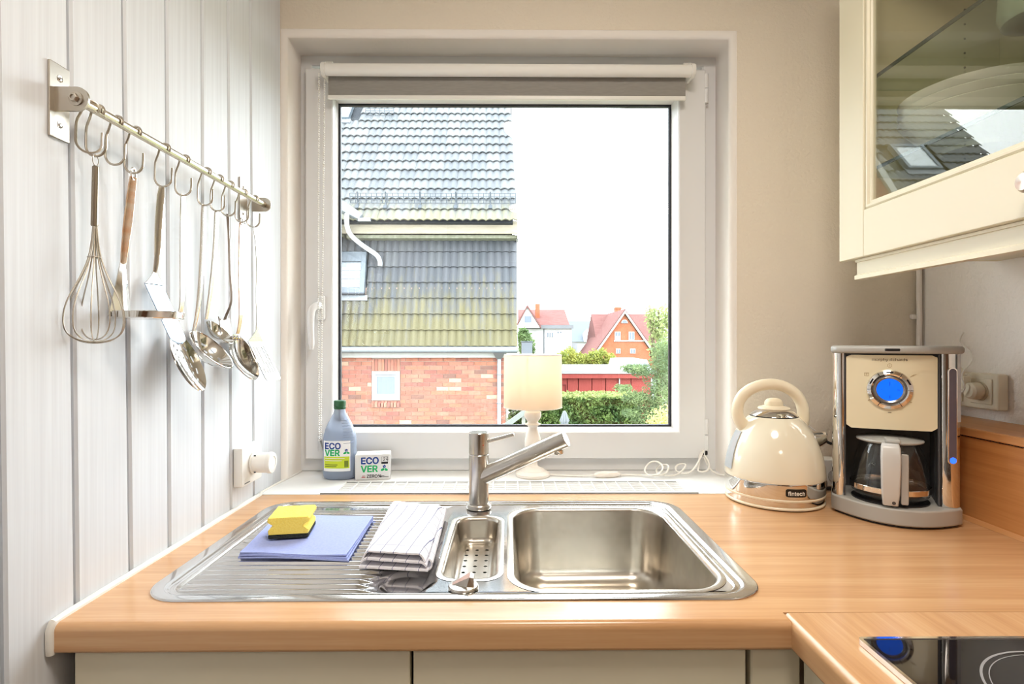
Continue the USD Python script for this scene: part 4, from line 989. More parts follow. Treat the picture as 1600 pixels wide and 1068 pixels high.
# dial facing forward (-v)
DU, DZ, DV = -.0085, .2685, -.0125
def facing(prof_, n=56):
    v, f = lathe(prof_, n)
    return orient(np.column_stack([DU + v[:, 0], DV - v[:, 2], DZ + v[:, 1]]), f)
dl = cp_('dial', facing([(.0285, -.002), (.0400, -.002), (.0410, .0005), (.0395, .0040), (.0330, .0070), (.0300, .0062), (.0285, .0030)]), M_CHROME, smooth=20, label='chrome dial ring')
M_DIALD = plain('dial_dark', (34, 30, 36), 0.25)
cp_('dial_buttons', cat_(*[xf(bx(-.0060, .0060, -.0012, .0012, -.0004, .0009, .0003), rot('z', a), (0.0350 * math.cos(math.radians(a + 90)), .0350 * math.sin(math.radians(a + 90)), .0066)) for a in (0, 62, -62)]) if False else
    (lambda m: orient(np.column_stack([DU + m[0][:, 0], DV - m[0][:, 2], DZ + m[0][:, 1]]), m[1]))(cat_(*[xf(bx(-.0060, .0060, -.0012, .0012, -.0006, .0010, .0003), rot('z', a), (0.0362 * math.cos(math.radians(a + 90)), .0362 * math.sin(math.radians(a + 90)), .0060)) for a in (0, 62, -62)])), M_DIALD, under=dl)
cp_('dial_grooves', (lambda m: orient(np.column_stack([DU + m[0][:, 0], DV - m[0][:, 2], DZ + m[0][:, 1]]), m[1]))(cat_(*[xf(bx(-.0005, .0005, -.0048, .0048, -.0006, .0004), rot('z', a), (0.0350 * math.cos(math.radians(a + 90)), .0350 * math.sin(math.radians(a + 90)), .0066)) for a in (90, -90, 148, -148, 32, -32)])), M_DIALD, under=dl)
cp_('inner_bezel', facing([(.0230, .0000), (.0284, .0000), (.0284, .0028), (.0262, .0038), (.0230, .0020)]), plain('bezel_grey', (150, 146, 142), .25, .8), under=dl)
cp_('display', facing([(0, -.001), (.0229, -.001), (.0229, .0012), (0, .0012)]), plain('blue_display', (10, 60, 220), 0.25, emission_color=(0.0, 0.17, 1.0), emission_strength=0.85), under=dl, label='glowing blue round display')
cp_('display_hands', on_panel(prism(sbox(-.0004, .008, .0004, .0165).union(sbox(-.0004, -.018, .0004, -.012)).union(sbox(-.018, -.0004, -.013, .0004)).union(sbox(.013, -.0004, .018, .0004)), 0, .0002), DU, DZ, .0015), plain('display_dark_blue', (0, 40, 150), .3), under=dl)
M_BROWNINK = plain('brown_ink', (84, 66, 44), .5); M_GOLDINK = plain('gold_ink', (176, 150, 104), .5)
cp_('lettering', on_panel(text_on('morphy richards', .0058, .0003, False, (0, 0)), DU, .3300, .0003), M_BROWNINK, smooth=False, under=fp)
def circ(r, w):
    return Point(0, 0).buffer(r, 20).difference(Point(0, 0).buffer(r - w, 20))
cp_('symbol', on_panel(prism(circ(.0042, .0006).union(sbox(-.0003, -.0022, .0003, .0024)), 0, .0003), DU, .3185, .0003), M_GOLDINK, under=fp)
cp_('symbol', on_panel(prism(sbox(-.004, -.0035, .004, .0035).difference(sbox(-.0034, -.0029, .0034, .0029)).union(sbox(-.0004, -.002, .0004, .002)), 0, .0003), DU - .0400, .2990, .0003), M_GOLDINK, under=fp)
cp_('symbol', on_panel(cat_(*[prism(Polygon([(x - .004, -.003 + y), (x - .0032, -.003 + y), (x + .003, .002 + y), (x + .0022, .002 + y)]), 0, .0003) for x, y in ((0, 0), (.002, .001), (.0045, .0015))]), DU + .0380, .2985, .0003), M_GOLDINK, under=fp)
for u, z_ in ((-.0360, .2450), (.0360, .2440)):
    cp_('symbol', on_panel(prism(sbox(-.002, -.0004, .002, .0004).union(sbox(-.0004, -.0016, .0004, .0016)), 0, .0003), DU + u, z_, .0003), M_GOLDINK, under=fp)
cp_('symbol', on_panel(prism(sbox(-.003, -.0005, .003, .0005), 0, .0003), DU, .2215, .0003), M_BROWNINK, under=fp)
# gauge on the right column
gm = np.array([(.0885, -.0100), (.1010, -.0060)])
def gauge(r, z0, z1, off):
    sl = Polygon(rr(-r, r, z0, z1, r, 8))
    v, f = prism(sl, 0, .003)
    t_ = gm[1] - gm[0]; t_ = t_ / np.linalg.norm(t_); nrm = np.array([t_[1], -t_[0]])
    o = (gm[0] + gm[1]) / 2
    return np.column_stack([o[0] + t_[0] * v[:, 0] + nrm[0] * (v[:, 2] + off), o[1] + t_[1] * v[:, 0] + nrm[1] * (v[:, 2] + off), v[:, 1]]), f
g_ = cp_('gauge_bezel', gauge(.0078, .1240, .3160, -.001), M_CHROME, label='slim upright water level gauge')
cp_('gauge_glass', gauge(.0062, .1260, .3140, -.0004), plain('gauge_smoke', (96, 88, 100), .15), under=g_)
cp_('gauge_light', gauge(.0058, .1265, .1385, .0002), plain('blue_light', (20, 60, 240), .2, emission_color=(.02, .10, 1.0), emission_strength=2.5), under=g_, label='glowing blue light')
cp_('water_tank', prism(Polygon([(.1032, -.0045), (.1105, .0060), (.1125, .0200), (.1020, .0600), (.0900, .0980), (.0890, .0972), (.1005, .0600), (.1112, .0200), (.1098, .0085)]), .2080, .3425), M_TANK, label='pale grey side panel')

# glass jug (lifts out)
JU, JV = -.0065, .0150
a30 = math.radians(-30)
jx, jy_ = CM[0] + JU * math.cos(a30) - JV * math.sin(a30), CM[1] + JU * math.sin(a30) + JV * math.cos(a30)
jg = Thing('coffee_jug', 'glass coffee jug with pale grey handle standing inside the coffee maker', 'jug', (jx, jy_, C + .0378), rotz=-30)
jp = lambda *a, **k: jg.part(*a, local=True, **k)
M_JUG = thin_glass('jug_glass', (.93, .94, .94), .06)
cp_('hot_plate', lathe([(0, .0376), (.0690, .0376), (.0690, .0400), (.066, .0410), (0, .0410)], 56, (JU, JV, 0)), M_BLACK)
jprof = [(0, .0036), (.052, .0036), (.0620, .0060), (.0685, .0140), (.0705, .0230), (.0700, .0330), (.0680, .0520), (.0640, .0760), (.0590, .0970), (.0535, .1130), (.0500, .1200)]
jp('glass', lathe(jprof, 72), M_JUG, smooth=True)
jp('metal_band', lathe([(.0712, .0215), (.0722, .0225), (.0722, .0325), (.0712, .0335), (.0708, .0275)], 72, closed=True), M_POLISH)
jl = jp('jug_lid', lathe([(0, .1215), (.0500, .1200), (.0590, .1225), (.0600, .1250), (.0585, .1275), (.030, .1320), (0, .1330)], 56), M_GREYP)
jp('lid_tab', bx(-.013, .013, -.0760, -.030, .1260, .1345, .004, 2), M_GREYP)
hd = [(-.0180, -.080), (.0100, -.080)]
hs = []
for z_, v_f, w in ((.0120, -.0790, .0125), (.0050, -.0840, .0130), (.0300, -.0910, .0150), (.0700, -.0950, .0160), (.1000, -.0950, .0165), (.1200, -.0900, .0160), (.1270, -.0820, .0140)):
    for sx in (-1, 1):
        hs += [(-.0050 + sx * w, v_f + .003, z_), (-.0050 + sx * (w - .003), v_f, z_), (-.0050 + sx * w, -.0735, z_)]
hm = jp('handle', hull(hs), plain('handle_pale_grey', (206, 204, 200), .28), smooth=45)
jp('handle_back', bx(.0120, .0250, -.0810, -.0735, .0080, .1080, .003, 2), plain('handle_darker_grey', (176, 172, 166), .35), label='inner handle plate')  # slightly darker grey plate beside the pale handle
jp('screw', xf(lathe([(0, 0), (.0032, 0), (.0032, .0006), (0, .0003)], 16), rot('x', 90), (.000, -.0866, .0115)), M_DARKP, under=hm)

# ------------------------------------------------------------------ utensil rail on the plank wall
RX, RZ = -.568, 1.587
ur = Thing('utensil_rail', 'brushed steel utensil rail on two brackets on the plank wall', 'rail', (XL, 1.0, RZ))
ur.part('rod', tube([(RX, .7385, RZ), (RX, 1.2860, RZ)], .0064, 24), M_RAIL)
for y0, k in ((.7215, 0), (1.2320, 1)):
    yc = y0 + .017 if k == 0 else 1.2480
    pl_ = soft_prism(Polygon([(y0, 1.5370), (y0 + .033, 1.5370), (y0 + .033, 1.6360), (y0, 1.6360)]).buffer(-.0015).buffer(.0015), 0, .0030, .0006)
    br = ur.part('wall_plate', xf(pl_, YZ, (XL + .0004, 0, 0)), M_SATIN)
    ya = .7290 if k == 0 else 1.2870
    arm = sbox(XL + .0034, RZ - .0160, RX, RZ + .0160).union(Point(RX, RZ).buffer(.0160, 16))
    ur.part('bracket_arm', upright(arm, ya, ya + .0032), M_SATIN)
    ur.part('bolt', cat_(xf(lathe([(0, 0), (.0092, 0), (.0092, .0012), (.0070, .0022), (0, .0022)], 28), rot('x', 90), (RX, ya - .0002 if k == 0 else ya + .0056, RZ)), xf(lathe([(0, 0), (.0058, 0), (.0058, .0042), (.0048, .0050), (.0030, .0050), (.0026, .0036), (0, .0036)], 6), rot('x', 90), (RX, ya - .0024 if k == 0 else ya + .0058, RZ))), M_SATIN, smooth=25)
    for z_ in (1.5560, 1.6170):
        ur.part('screw', xf(lathe([(0, .0018), (.0020, .0016), (.0024, .0004), (.0044, .0006), (.0048, 0), (0, 0)][::-1], 20), rot('y', 90), (XL + .0034, y0 + .0165, z_)), M_CHROME)

def hook_path():
    p = [(.0085 * math.cos(a), .0085 * math.sin(a)) for a in np.radians(np.linspace(-35, 165, 18))]
    p += [(-.0118, -.010), (-.0155, -.020), (-.0168, -.032), (-.0170, -.046)]
    p += [(-.0030 - .0140 * math.cos(a), -.0485 - .0140 * math.sin(a)) for a in np.linspace(0, PI, 16)]
    p += [(.0113, -.040), (.0116, -.032)]
    return np.array([(x, 0, z) for x, z in p])
hooks = [(.7560, 38, 'open steel hook nearest the front bracket, turned askew beside the whisk hook'), (.7680, 0, 'steel hook that carries the whisk'), (.8050, 0, 'empty steel hook between the whisk and the skimmer'), (.8450, 0, 'steel hook that carries the skimmer with painted copper reflections'), (.9170, 0, 'steel hook that carries the narrow palette turner'),
         (.9730, 0, 'steel hook that carries the perforated oval spoon'), (1.0430, 0, 'steel hook that carries the perforated straining ladle'), (1.0880, 0, 'steel hook that carries the small sauce ladle'), (1.1300, 0, 'steel hook that carries the thin-handled spaghetti fork'),
         (1.1870, 0, 'steel hook that carries the large serving spoon'), (1.2400, 0, 'steel hook at the far bracket that carries the slotted turner')]
hp_ = smooth_path(hook_path(), 64)
proto = None
for y, a, lab in hooks:
    t = Thing('rail_hook', lab, 'hook', (RX, y, RZ), rotz=a, group='hooks on the utensil rail')
    if proto is None:
        t.part('wire', tube(hp_, .00165, 8), M_SATIN, local=True); proto = t
    else:
        t.prim.GetReferences().AddInternalReference(proto.path + '/wire') if False else t.part('wire', tube(hp_, .00165, 8), M_SATIN, local=True)

HB = RZ - .0625                       # where a handle's eye hangs
M_COPPER_REFLECT = mottled('copper_reflect_steel', (222, 206, 190), (214, 170, 140), rough=0.14, scale=16, stretch=(1, 1, 3), metal=1.0)  # coppery mottling paints warm reflections into the steel colour
def handle(y, pts, w, th=.0022, n=40):
    P = smooth_path([(x, y, z) for x, z in pts], n)
    return P
def utensil(name, label, cat, y):
    return Thing(name, label, cat, (-.572, y, HB))
def eye(y, x, z, w=.0055, h=.011):
    """closed slot-shaped eye over the hook"""
    a = np.linspace(0, 2 * PI, 28)
    return tube(np.column_stack([np.full(28, x) + .0 * a, y + w * np.sin(a), z + h * np.cos(a)]), .0014, 6, caps=False)
def disc_spoon(c, axis, width_dir, L_, W_, depth, holes=(), th=.0014, nu=26, nv=40):
    """an oval dished sheet centred at c, long axis 'axis', hollow side towards normal; polar grid"""
    c, axis, wd = (np.array(p, float) for p in (c, axis, width_dir))
    axis /= np.linalg.norm(axis); wd -= axis * (wd @ axis); wd /= np.linalg.norm(wd)
    n = np.cross(axis, wd)
    rr_, aa_ = np.linspace(.02, 1, nu), np.linspace(0, 2 * PI, nv + 1)
    R, A = np.meshgrid(rr_, aa_, indexing='ij')
    P = c + axis * (L_ / 2 * R * np.cos(A))[..., None] + wd * (W_ / 2 * R * np.sin(A))[..., None] + n * (-depth * (1 - R ** 2))[..., None]
    return P, n
def perforated(P, th, hole_fn):
    """sheet from a polar grid, quads whose centre hole_fn accepts left out"""
    a, b = P.shape[:2]
    du, dv = np.gradient(P, axis=0), np.gradient(P, axis=1)
    N = np.cross(du, dv); N /= np.maximum(np.linalg.norm(N, axis=2, keepdims=True), 1e-12)
    v = np.vstack([(P + N * th / 2).reshape(-1, 3), (P - N * th / 2).reshape(-1, 3)])
    g = np.arange(a * b).reshape(a, b); o = a * b
    keep = np.ones((a - 1, b - 1), bool)
    for i in range(a - 1):
        for j in range(b - 1):
            keep[i, j] = not hole_fn((i + .5) / (a - 1), (j + .5) / (b - 1))
    q = np.stack([g[:-1, :-1], g[1:, :-1], g[1:, 1:], g[:-1, 1:]], -1)
    f = [q[keep], q[keep][:, ::-1] + o]
    kp = np.pad(keep, 1)
    for i in range(a - 1):
        for j in range(b - 1):
            if keep[i, j]:
                if not kp[i, j + 1]: f.append([(g[i, j + 1], g[i, j], g[i, j] + o, g[i, j + 1] + o)])
                if not kp[i + 2, j + 1]: f.append([(g[i + 1, j], g[i + 1, j + 1], g[i + 1, j + 1] + o, g[i + 1, j] + o)])
                if not kp[i + 1, j]: f.append([(g[i, j], g[i + 1, j], g[i + 1, j] + o, g[i, j] + o)]) if j > 0 else None
                if not kp[i + 1, j + 2]: f.append([(g[i + 1, j + 1], g[i, j + 1], g[i, j + 1] + o, g[i + 1, j + 1] + o)]) if j < b - 2 else None
    return orient(v, np.vstack(f))

# whisk
y = .7680
wk = utensil('whisk', 'steel balloon whisk hanging nearest the front end of the rail', 'whisk', y)
wk.part('eye', tube([(-.5715 + .0000 * a, y + .0055 * math.sin(a), HB - .006 + .0075 * math.cos(a)) for a in np.linspace(0, 2 * PI, 24)], .0007, 6, caps=False), M_SATIN)
wk.part('handle', tube([(-.5716, y, HB - .0135), (-.5717, y, HB - .0150), (-.5732, y, 1.4290), (-.5732, y, 1.4275)], [.0028, .0040, .0044, .0036], 16), plain('dull_steel', (150, 138, 122), .32, 1.0), label='dull tubular handle')
def loop_wire(rmax, ang, zb):
    ca, sa = math.cos(ang), math.sin(ang)
    half = [(.0022, 1.4270), (.0040, 1.4050), (.0075, 1.3830), (rmax * .55, 1.3500), (rmax * .92, 1.3180), (rmax, 1.2970), (rmax * .88, zb + .0125), (rmax * .48, zb + .0025), (0, zb)]
    full = half + [(-r, z) for r, z in half[-2::-1]]
    return tube(smooth_path([(-.5725 + r * ca, y + r * sa, z) for r, z in full], 72), .00095, 6)
for k in range(5):
    wk.part('wire_loop', loop_wire(.0352 - .0004 * k, .2 + PI * k / 5, 1.2655 + .0012 * k), M_SATIN)
wk.part('tie', ring((-.5730, y, 1.3845), .0078, .0009, 'z', 28, 6), M_SATIN)

# skimmer with a flat head standing out from the wall
y = .8450
sk2 = utensil('skimmer', 'steel skimmer with painted copper reflections and a flat head seen edge-on, hanging behind the whisk', 'skimmer', y)
P = handle(y, [(-.5715, HB - .006), (-.5735, 1.505), (-.5775, 1.470), (-.5835, 1.420), (-.5870, 1.3860)], .012)
sk2.part('handle', strip(P, (0.25, 1, 0), np.interp(np.linspace(0, 1, 40), [0, .12, .5, 1], [.011, .013, .015, .0095]), .0024), M_COPPER_REFLECT)
sk2.part('eye', eye(y, -.5716, HB - .001, .0052, .0090), M_POLISH)
nk = np.array([[(-.5880 + .0100 * t * 0 + (.0130 * t) * w * .0 - .0040 * t, y + (.0050 + .0200 * t) * w, 1.3870 - .0820 * t) for w in np.linspace(-1, 1, 7)] for t in np.linspace(0, 1, 16)])
nk[:, :, 0] += .0100 * (1 - np.abs(np.linspace(-1, 1, 7)))[None] * np.linspace(0, 1, 16)[:, None]
sk2.part('neck', sheet(nk, .0018), M_POLISH, smooth=20)
hc = np.array([-.5470, y, 1.3030])
sk2.part('flat_head', lathe([(0, -.0012), (.0440, -.0012), (.0465, .0004), (.0470, .0090), (.0460, .0100), (.0448, .0060), (.0440, .0004), (0, .0004)], 56, hc), M_POLISH)
sk2.part('head_rings', cat_(*[ring(hc + [0, 0, .0010], r, .0013, 'z', 44, 6) for r in (.012, .022, .032, .040)]), M_SATIN, kind='stuff')

# narrow palette turner
y = .9170
pt = utensil('palette_turner', 'narrow steel palette turner with a slanting blade hanging fourth along the rail', 'turner', y)
P = handle(y, [(-.5735, HB - .001), (-.5760, 1.500), (-.5790, 1.4600), (-.5830, 1.3950), (-.5850, 1.3820)], .01)
pt.part('handle', strip(P, (.35, 1, 0), np.interp(np.linspace(0, 1, 40), [0, .1, .6, .95, 1], [.010, .0135, .0125, .008, .007]), .0022), M_POLISH)
nk = np.array([[(-.5855 + .0060 * t * (w + 1) * .5 - .003 * t, y + (.0040 + .0150 * t ** 1.6) * w, 1.3830 - .0200 * t) for w in np.linspace(-1, 1, 7)] for t in np.linspace(0, 1, 8)])
pt.part('neck', sheet(nk, .0018), M_POLISH)
bl2 = []
for t in np.linspace(0, 1, 22):
    wdt = .0185 * (1 - .12 * t) * (1 if t < .86 else math.sqrt(max(1 - ((t - .86) / .1401) ** 2, 0.003)))
    bl2.append([(-.5870 + .0440 * t + .0030 * w, y + wdt * w, 1.3630 - .0990 * t) for w in np.linspace(-1, 1, 7)])
pt.part('blade', sheet(np.array(bl2), .0016), plain('sky_reflect_blade', (176, 192, 210), .09, 1.0), label='polished blade with painted bluish sky reflection')  # blue of the reflected sky is put into the blade colour

# perforated oval spoon
y = .9730
ps2 = utensil('perforated_spoon', 'large oval perforated spoon with long straight handle, hanging lowest on the rail', 'spoon', y)
P = handle(y, [(-.5710, HB + .002), (-.5715, 1.480), (-.5725, 1.380), (-.5770, 1.315), (-.5850, 1.290), (-.5885, 1.2780)], .01)
ps2.part('handle', strip(P, (.2, 1, 0), np.interp(np.linspace(0, 1, 40), [0, .1, .7, 1], [.011, .013, .011, .007]), .0022), M_POLISH)
Pg, n_ = disc_spoon((-.5620, y, 1.2320), (.0480, 0, -.1000), (.12, 1, 0), .1120, .0620, .0110, nu=26, nv=60)
hl = lambda r, a: .10 < r < .80 and int(r * 25) % 5 in (1, 2) and (int(a * 60) + 3 * (int(r * 25) // 5)) % (12 if r < .3 else 6) in (0, 1, 2)
ps2.part('bowl', perforated(Pg, .0015, hl), M_POLISH, smooth=50)

# straining ladle
y = 1.0430
sl2 = utensil('straining_ladle', 'round perforated straining ladle hanging in the middle of the rail', 'ladle', y)
P = handle(y, [(-.5735, HB + .002), (-.5750, 1.470), (-.5785, 1.395), (-.5875, 1.3120), (-.5925, 1.2880)], .01)
sl2.part('handle', strip(P, (.3, 1, 0), np.interp(np.linspace(0, 1, 40), [0, .1, .7, 1], [.010, .0120, .0105, .007]), .0022), M_POLISH)
Pg, n_ = disc_spoon((-.5590, y, 1.2530), (.0700, 0, -.0700), (.1, 1, 0), .0980, .0700, .0250, nu=26, nv=60)
hl = lambda r, a: .08 < r < .74 and int(r * 25) % 5 in (1, 2) and (int(a * 60) + 3 * (int(r * 25) // 5)) % (12 if r < .3 else 6) in (0, 1, 2)
sl2.part('bowl', perforated(Pg, .0015, hl), M_POLISH, smooth=50)
sl2.part('rim', tube(Pg[-1], .0014, 6, caps=False), M_CHROME)

# small ladle
y = 1.0900
ld2 = utensil('sauce_ladle', 'small steel sauce ladle hanging beside the straining ladle', 'ladle', y)
P = handle(y, [(-.5740, HB + .002), (-.5760, 1.470), (-.5815, 1.405), (-.5910, 1.3330), (-.5945, 1.3120)], .01)
ld2.part('handle', strip(P, (.3, 1, 0), np.interp(np.linspace(0, 1, 40), [0, .1, .7, 1], [.010, .0115, .010, .007]), .0022), M_POLISH)
Pg, n_ = disc_spoon((-.5700, y + .006, 1.2870), (.0480, 0, -.0470), (.1, 1, 0), .0640, .0460, .0180, nu=16, nv=40)
ld2.part('bowl', sheet(Pg, .0015), M_POLISH, smooth=60)

# spaghetti fork
y = 1.1300
sf = utensil('spaghetti_fork', 'thin-handled steel fork with a folded head hanging before the serving spoon', 'fork', y)
P = handle(y, [(-.5730, HB + .004), (-.5700, 1.460), (-.5665, 1.385), (-.5665, 1.345), (-.5750, 1.3230), (-.5790, 1.3120)], .01)
sf.part('handle', strip(P, (.9, .5, 0), np.interp(np.linspace(0, 1, 40), [0, .2, .8, 1], [.006, .0042, .0042, .006]), .0026), M_POLISH)
hd_ = np.array([[(-.5800 + .0060 * t + .0020 * math.sin(w * 3) , y + .0210 * w, 1.3120 - .0360 * t + .006 * w * w) for w in np.linspace(-1, 1, 11)] for t in np.linspace(0, 1, 10)])
sf.part('head', sheet(hd_, .0016), M_POLISH)
for w in (-.8, -.27, .27, .8):
    sf.part('tine', tube(smooth_path([(-.5740, y + .0210 * w, 1.2770), (-.5650, y + .0210 * w, 1.2720), (-.5540, y + .0210 * w, 1.2790)], 12), .0022, 8), M_POLISH)

# serving spoon
y = 1.1870
sv = utensil('serving_spoon', 'large deep steel serving spoon with painted copper reflections on the handle near the far bracket', 'spoon', y)
P = handle(y, [(-.5720, HB - .002), (-.5730, 1.470), (-.5735, 1.375), (-.5760, 1.3030), (-.5800, 1.2850)], .01)
sv.part('handle', strip(P, (.2, 1, 0), np.interp(np.linspace(0, 1, 40), [0, .1, .7, 1], [.012, .0150, .0130, .009]), .0024), M_COPPER_REFLECT)
sv.part('eye', eye(y, -.5718, HB + .001, .0056, .0080), M_POLISH)
Pg, n_ = disc_spoon((-.5660, y, 1.2350), (.0420, 0, -.0880), (.12, 1, 0), .1080, .0800, .0200, nu=20, nv=48)
sv.part('bowl', sheet(Pg, .0016), M_POLISH, smooth=60)

# slotted turner
y = 1.2400
st2 = utensil('slotted_turner', 'slotted steel turner hanging last at the far end of the rail', 'turner', y)
P = handle(y, [(-.5690, HB + .002), (-.5620, 1.480), (-.5612, 1.370), (-.5620, 1.3000), (-.5625, 1.2930)], .01)
st2.part('handle', strip(P, (.3, 1, 0), np.interp(np.linspace(0, 1, 40), [0, .1, .7, 1], [.010, .0120, .0110, .0085]), .0022), M_POLISH)
nk = np.array([[(-.5630 - .0030 * t + .0030 * w * t, y + (.0042 + .0250 * t ** 1.2) * w, 1.2940 - .0260 * t) for w in np.linspace(-1, 1, 7)] for t in np.linspace(0, 1, 8)])
st2.part('neck', sheet(nk, .0018), M_POLISH)
N1, N2 = 40, 33
g = np.zeros((N1, N2, 3))
for i, t in enumerate(np.linspace(0, 1, N1)):
    wd_ = .0290 * (1 + .10 * t) * (1 if t < .88 else math.sqrt(max(1 - ((t - .88) / .1202) ** 2, .02)) * .35 + .65)
    for j, w in enumerate(np.linspace(-1, 1, N2)):
        g[i, j] = (-.5660 + .0420 * t + .0030 * w, y + wd_ * w, 1.2680 - .0870 * t)
st2.part('blade', perforated(g, .0015, lambda a, b: .12 < a < .82 and int(b * 32) in (4, 5, 10, 11, 15, 16, 21, 22, 26, 27)), M_POLISH, smooth=30)

# ------------------------------------------------------------------ outside: ground and the neighbour's house
rng = np.random.default_rng(11)
GZ = -1.50
g0 = structure('ground', 'lawn and garden ground outside the window', (0, 60, GZ))
g0.part('lawn', bx(-700, 700, 1.80, 1500, GZ - .2, GZ), mottled('lawn_green', (94, 98, 76), (108, 112, 88), rough=0.9, scale=0.8))

def tile_material(name, c1, c2, l1, l2, zlo, zhi, lmax):
    nodes = {'g': ('geometry', {}), 's': ('separate_xyz', {}), 'h': ('map_range', {'from_min': zlo, 'from_max': zhi, 'to_min': 1.0, 'to_max': 0.0, 'clamp': True}),
             'm': ('mapping', {'scale': (9.0, 1.0, 1.8)}), 'n': ('noise_texture', {'scale': 1.0, 'detail': 5.0, 'roughness': 0.7}), 'mm': ('mapping', {'scale': (2.0, 2.0, 2.0)}), 'n2': ('noise_texture', {'scale': 1.0, 'detail': 4.0}),
             'a': ('math', {'math_type': 'multiply_add', 'value2': 0.48, 'value3': -0.02}), 'b': ('math', {'math_type': 'add'}),
             'r': ('rgb_ramp', {'ramp': [(0, (0, 0, 0)), (0.60, (0, 0, 0)), (0.90, (lmax,) * 3), (1, (lmax,) * 3)]}),
             'c': ('mix', {'color1': lin(c1), 'color2': lin(c2)}), 'l': ('mix', {'color1': lin(l1), 'color2': lin(l2)}), 'x': ('mix', {}), 'p': ('principled_bsdf', {'roughness': 0.62, 'specular_ior_level': 0.25})}
    links = [('g.position', 's.vector'), ('s.z', 'h.value'), ('g.position', 'm.vector'), ('m.vector', 'n.vector'), ('g.position', 'mm.vector'), ('mm.vector', 'n2.vector'), ('h.result', 'a.value1'), ('a.value', 'b.value1'), ('n.fac', 'b.value2'),
             ('b.value', 'r.fac'), ('n2.fac', 'c.fac'), ('n2.fac', 'l.fac'), ('c.color', 'x.color1'), ('l.color', 'x.color2'), ('r.color', 'x.fac'), ('x.color', 'p.base_color')]
    return mat(name, nodes, links, 'p.BSDF')
M_TILE_U = [tile_material(f'grey_roof_tile_{k}', c, d, (112, 106, 62), (128, 122, 78), 3.4, 4.3, .55) for k, (c, d) in enumerate((((86, 90, 93), (98, 100, 102)), ((80, 84, 88), (92, 95, 98)), ((91, 94, 96), (103, 105, 106))))]
M_TILE_L = [tile_material(f'mossy_roof_tile_{k}', c, d, (98, 92, 56), (114, 105, 62), 1.35, 2.95, .66) for k, (c, d) in enumerate((((74, 76, 81), (86, 88, 92)), ((70, 73, 78), (80, 83, 87)), ((79, 81, 84), (90, 92, 95))))]
TW, TG = .300, .340
M_DECK = plain('deck_gap_shade', (44, 48, 54), .9)  # near-black deck paints the tile shadows seen in the gaps
def tile(org, th, gauge, rg_, amp=.030, w=TW, fine=True):
    nseg = 16 if fine else 6
    u = np.linspace(0, w, nseg + 1)
    wv_ = amp * (.5 - .5 * np.cos(2 * PI * u / (w / 2))) ** .6
    L_ = gauge + .045
    lift = .034 + rg_.uniform(-.002, .002)
    up = np.array([0, math.cos(th), math.sin(th)]); nn_ = np.array([0, -math.sin(th), math.cos(th)])
    rows = []
    for v_, dz in ((0, lift), (L_, lift - .044)):
        rows.append(org + np.outer(u, [1, 0, 0]) + up * v_ + np.outer(wv_ + dz, nn_))
    low = rows[0] - nn_ * .022
    k = nseg + 1
    v = np.vstack([rows[0], rows[1], low])
    f = []
    for j in range(nseg):
        f += [(j, j + 1, k + j + 1), (j, k + j + 1, k + j), (2 * k + j, 2 * k + j + 1, j + 1), (2 * k + j, j + 1, j)]
    return v, np.array(f)

nh = Thing('neighbour_house', 'brick house with grey tiled mansard roof close outside the window', 'house', (-4.5, 13.0, GZ))
M_MORTAR = plain('mortar', (148, 124, 112), .9)
M_FASCIA = mottled('beige_fascia', (146, 138, 122), (134, 125, 108), rough=.8, scale=3, stretch=(1, 1, 6))
M_WTRIM = plain('white_trim_paint', (168, 168, 165), .6, specular_ior_level=.2)
M_ZINC = plain('zinc', (122, 127, 132), .5, .3)
bw_ = nh.part('brick_wall', bx(-9.0, -.045, 11.012, 16.6, GZ, 2.35), M_MORTAR)
# bricks that show one by one
M_BR = [mottled(f'brick_{k}', c, tuple(min(255, x + 12) for x in c), rough=.85, scale=8) for k, c in enumerate(((148, 94, 78), (140, 86, 71), (156, 103, 85), (152, 97, 76), (130, 80, 70), (146, 90, 75)))]
M_BRP = mottled('pale_brick', (178, 150, 128), (168, 138, 116), rough=.85, scale=8); M_BRD = mottled('dark_brick', (112, 82, 74), (124, 90, 78), rough=.85, scale=8)
WINX0, WINX1, WINZ0, WINZ1 = -2.705, -2.150, .110, .685          # small window in the brick wall
rb = random.Random(3)
pitch, crs = .2500, .0833
many = []
for r in range(21):
    z = .966 - .0 - crs * (r + 1)
    off = (pitch / 2) * (r % 2) + rb.uniform(-.01, .01)
    x = -.047 - off + pitch
    while x > -3.95:
        x0, x1 = x - .240, min(x, -.047)
        x -= pitch
        if x1 - x0 < .05: continue
        sol = z < WINZ0 and z > WINZ0 - .145
        if x1 > WINX0 - .012 and x0 < WINX1 + .012 and z + .071 > WINZ0 - .15 and z < WINZ1 + .235:
            if x0 < WINX0 - .07: x1 = min(x1, WINX0 - .012)
            elif x1 > WINX1 + .07: x0 = max(x0, WINX1 + .012)
            else: continue
        m = rb.choice(M_BR); q_ = rb.random()
        if q_ < .055: m = M_BRP
        elif q_ < .10: m = M_BRD
        y = 11.000 + rb.uniform(-.003, .003)
        mesh = bx(x0, x1, y, 11.03, z, z + .0705, .004 if False else 0)
        if x1 < -3.42 or z < -.46:
            many.append(mesh)
        else:
            nh.part('brick', mesh, m, smooth=False, under=bw_)
for r in range(21, 28):
    for k in range(16): many.append(bx(-.047 - .25 * k - .24, -.047 - .25 * k, 11.0, 11.03, .966 - crs * (r + 1), .966 - crs * (r + 1) + .07))
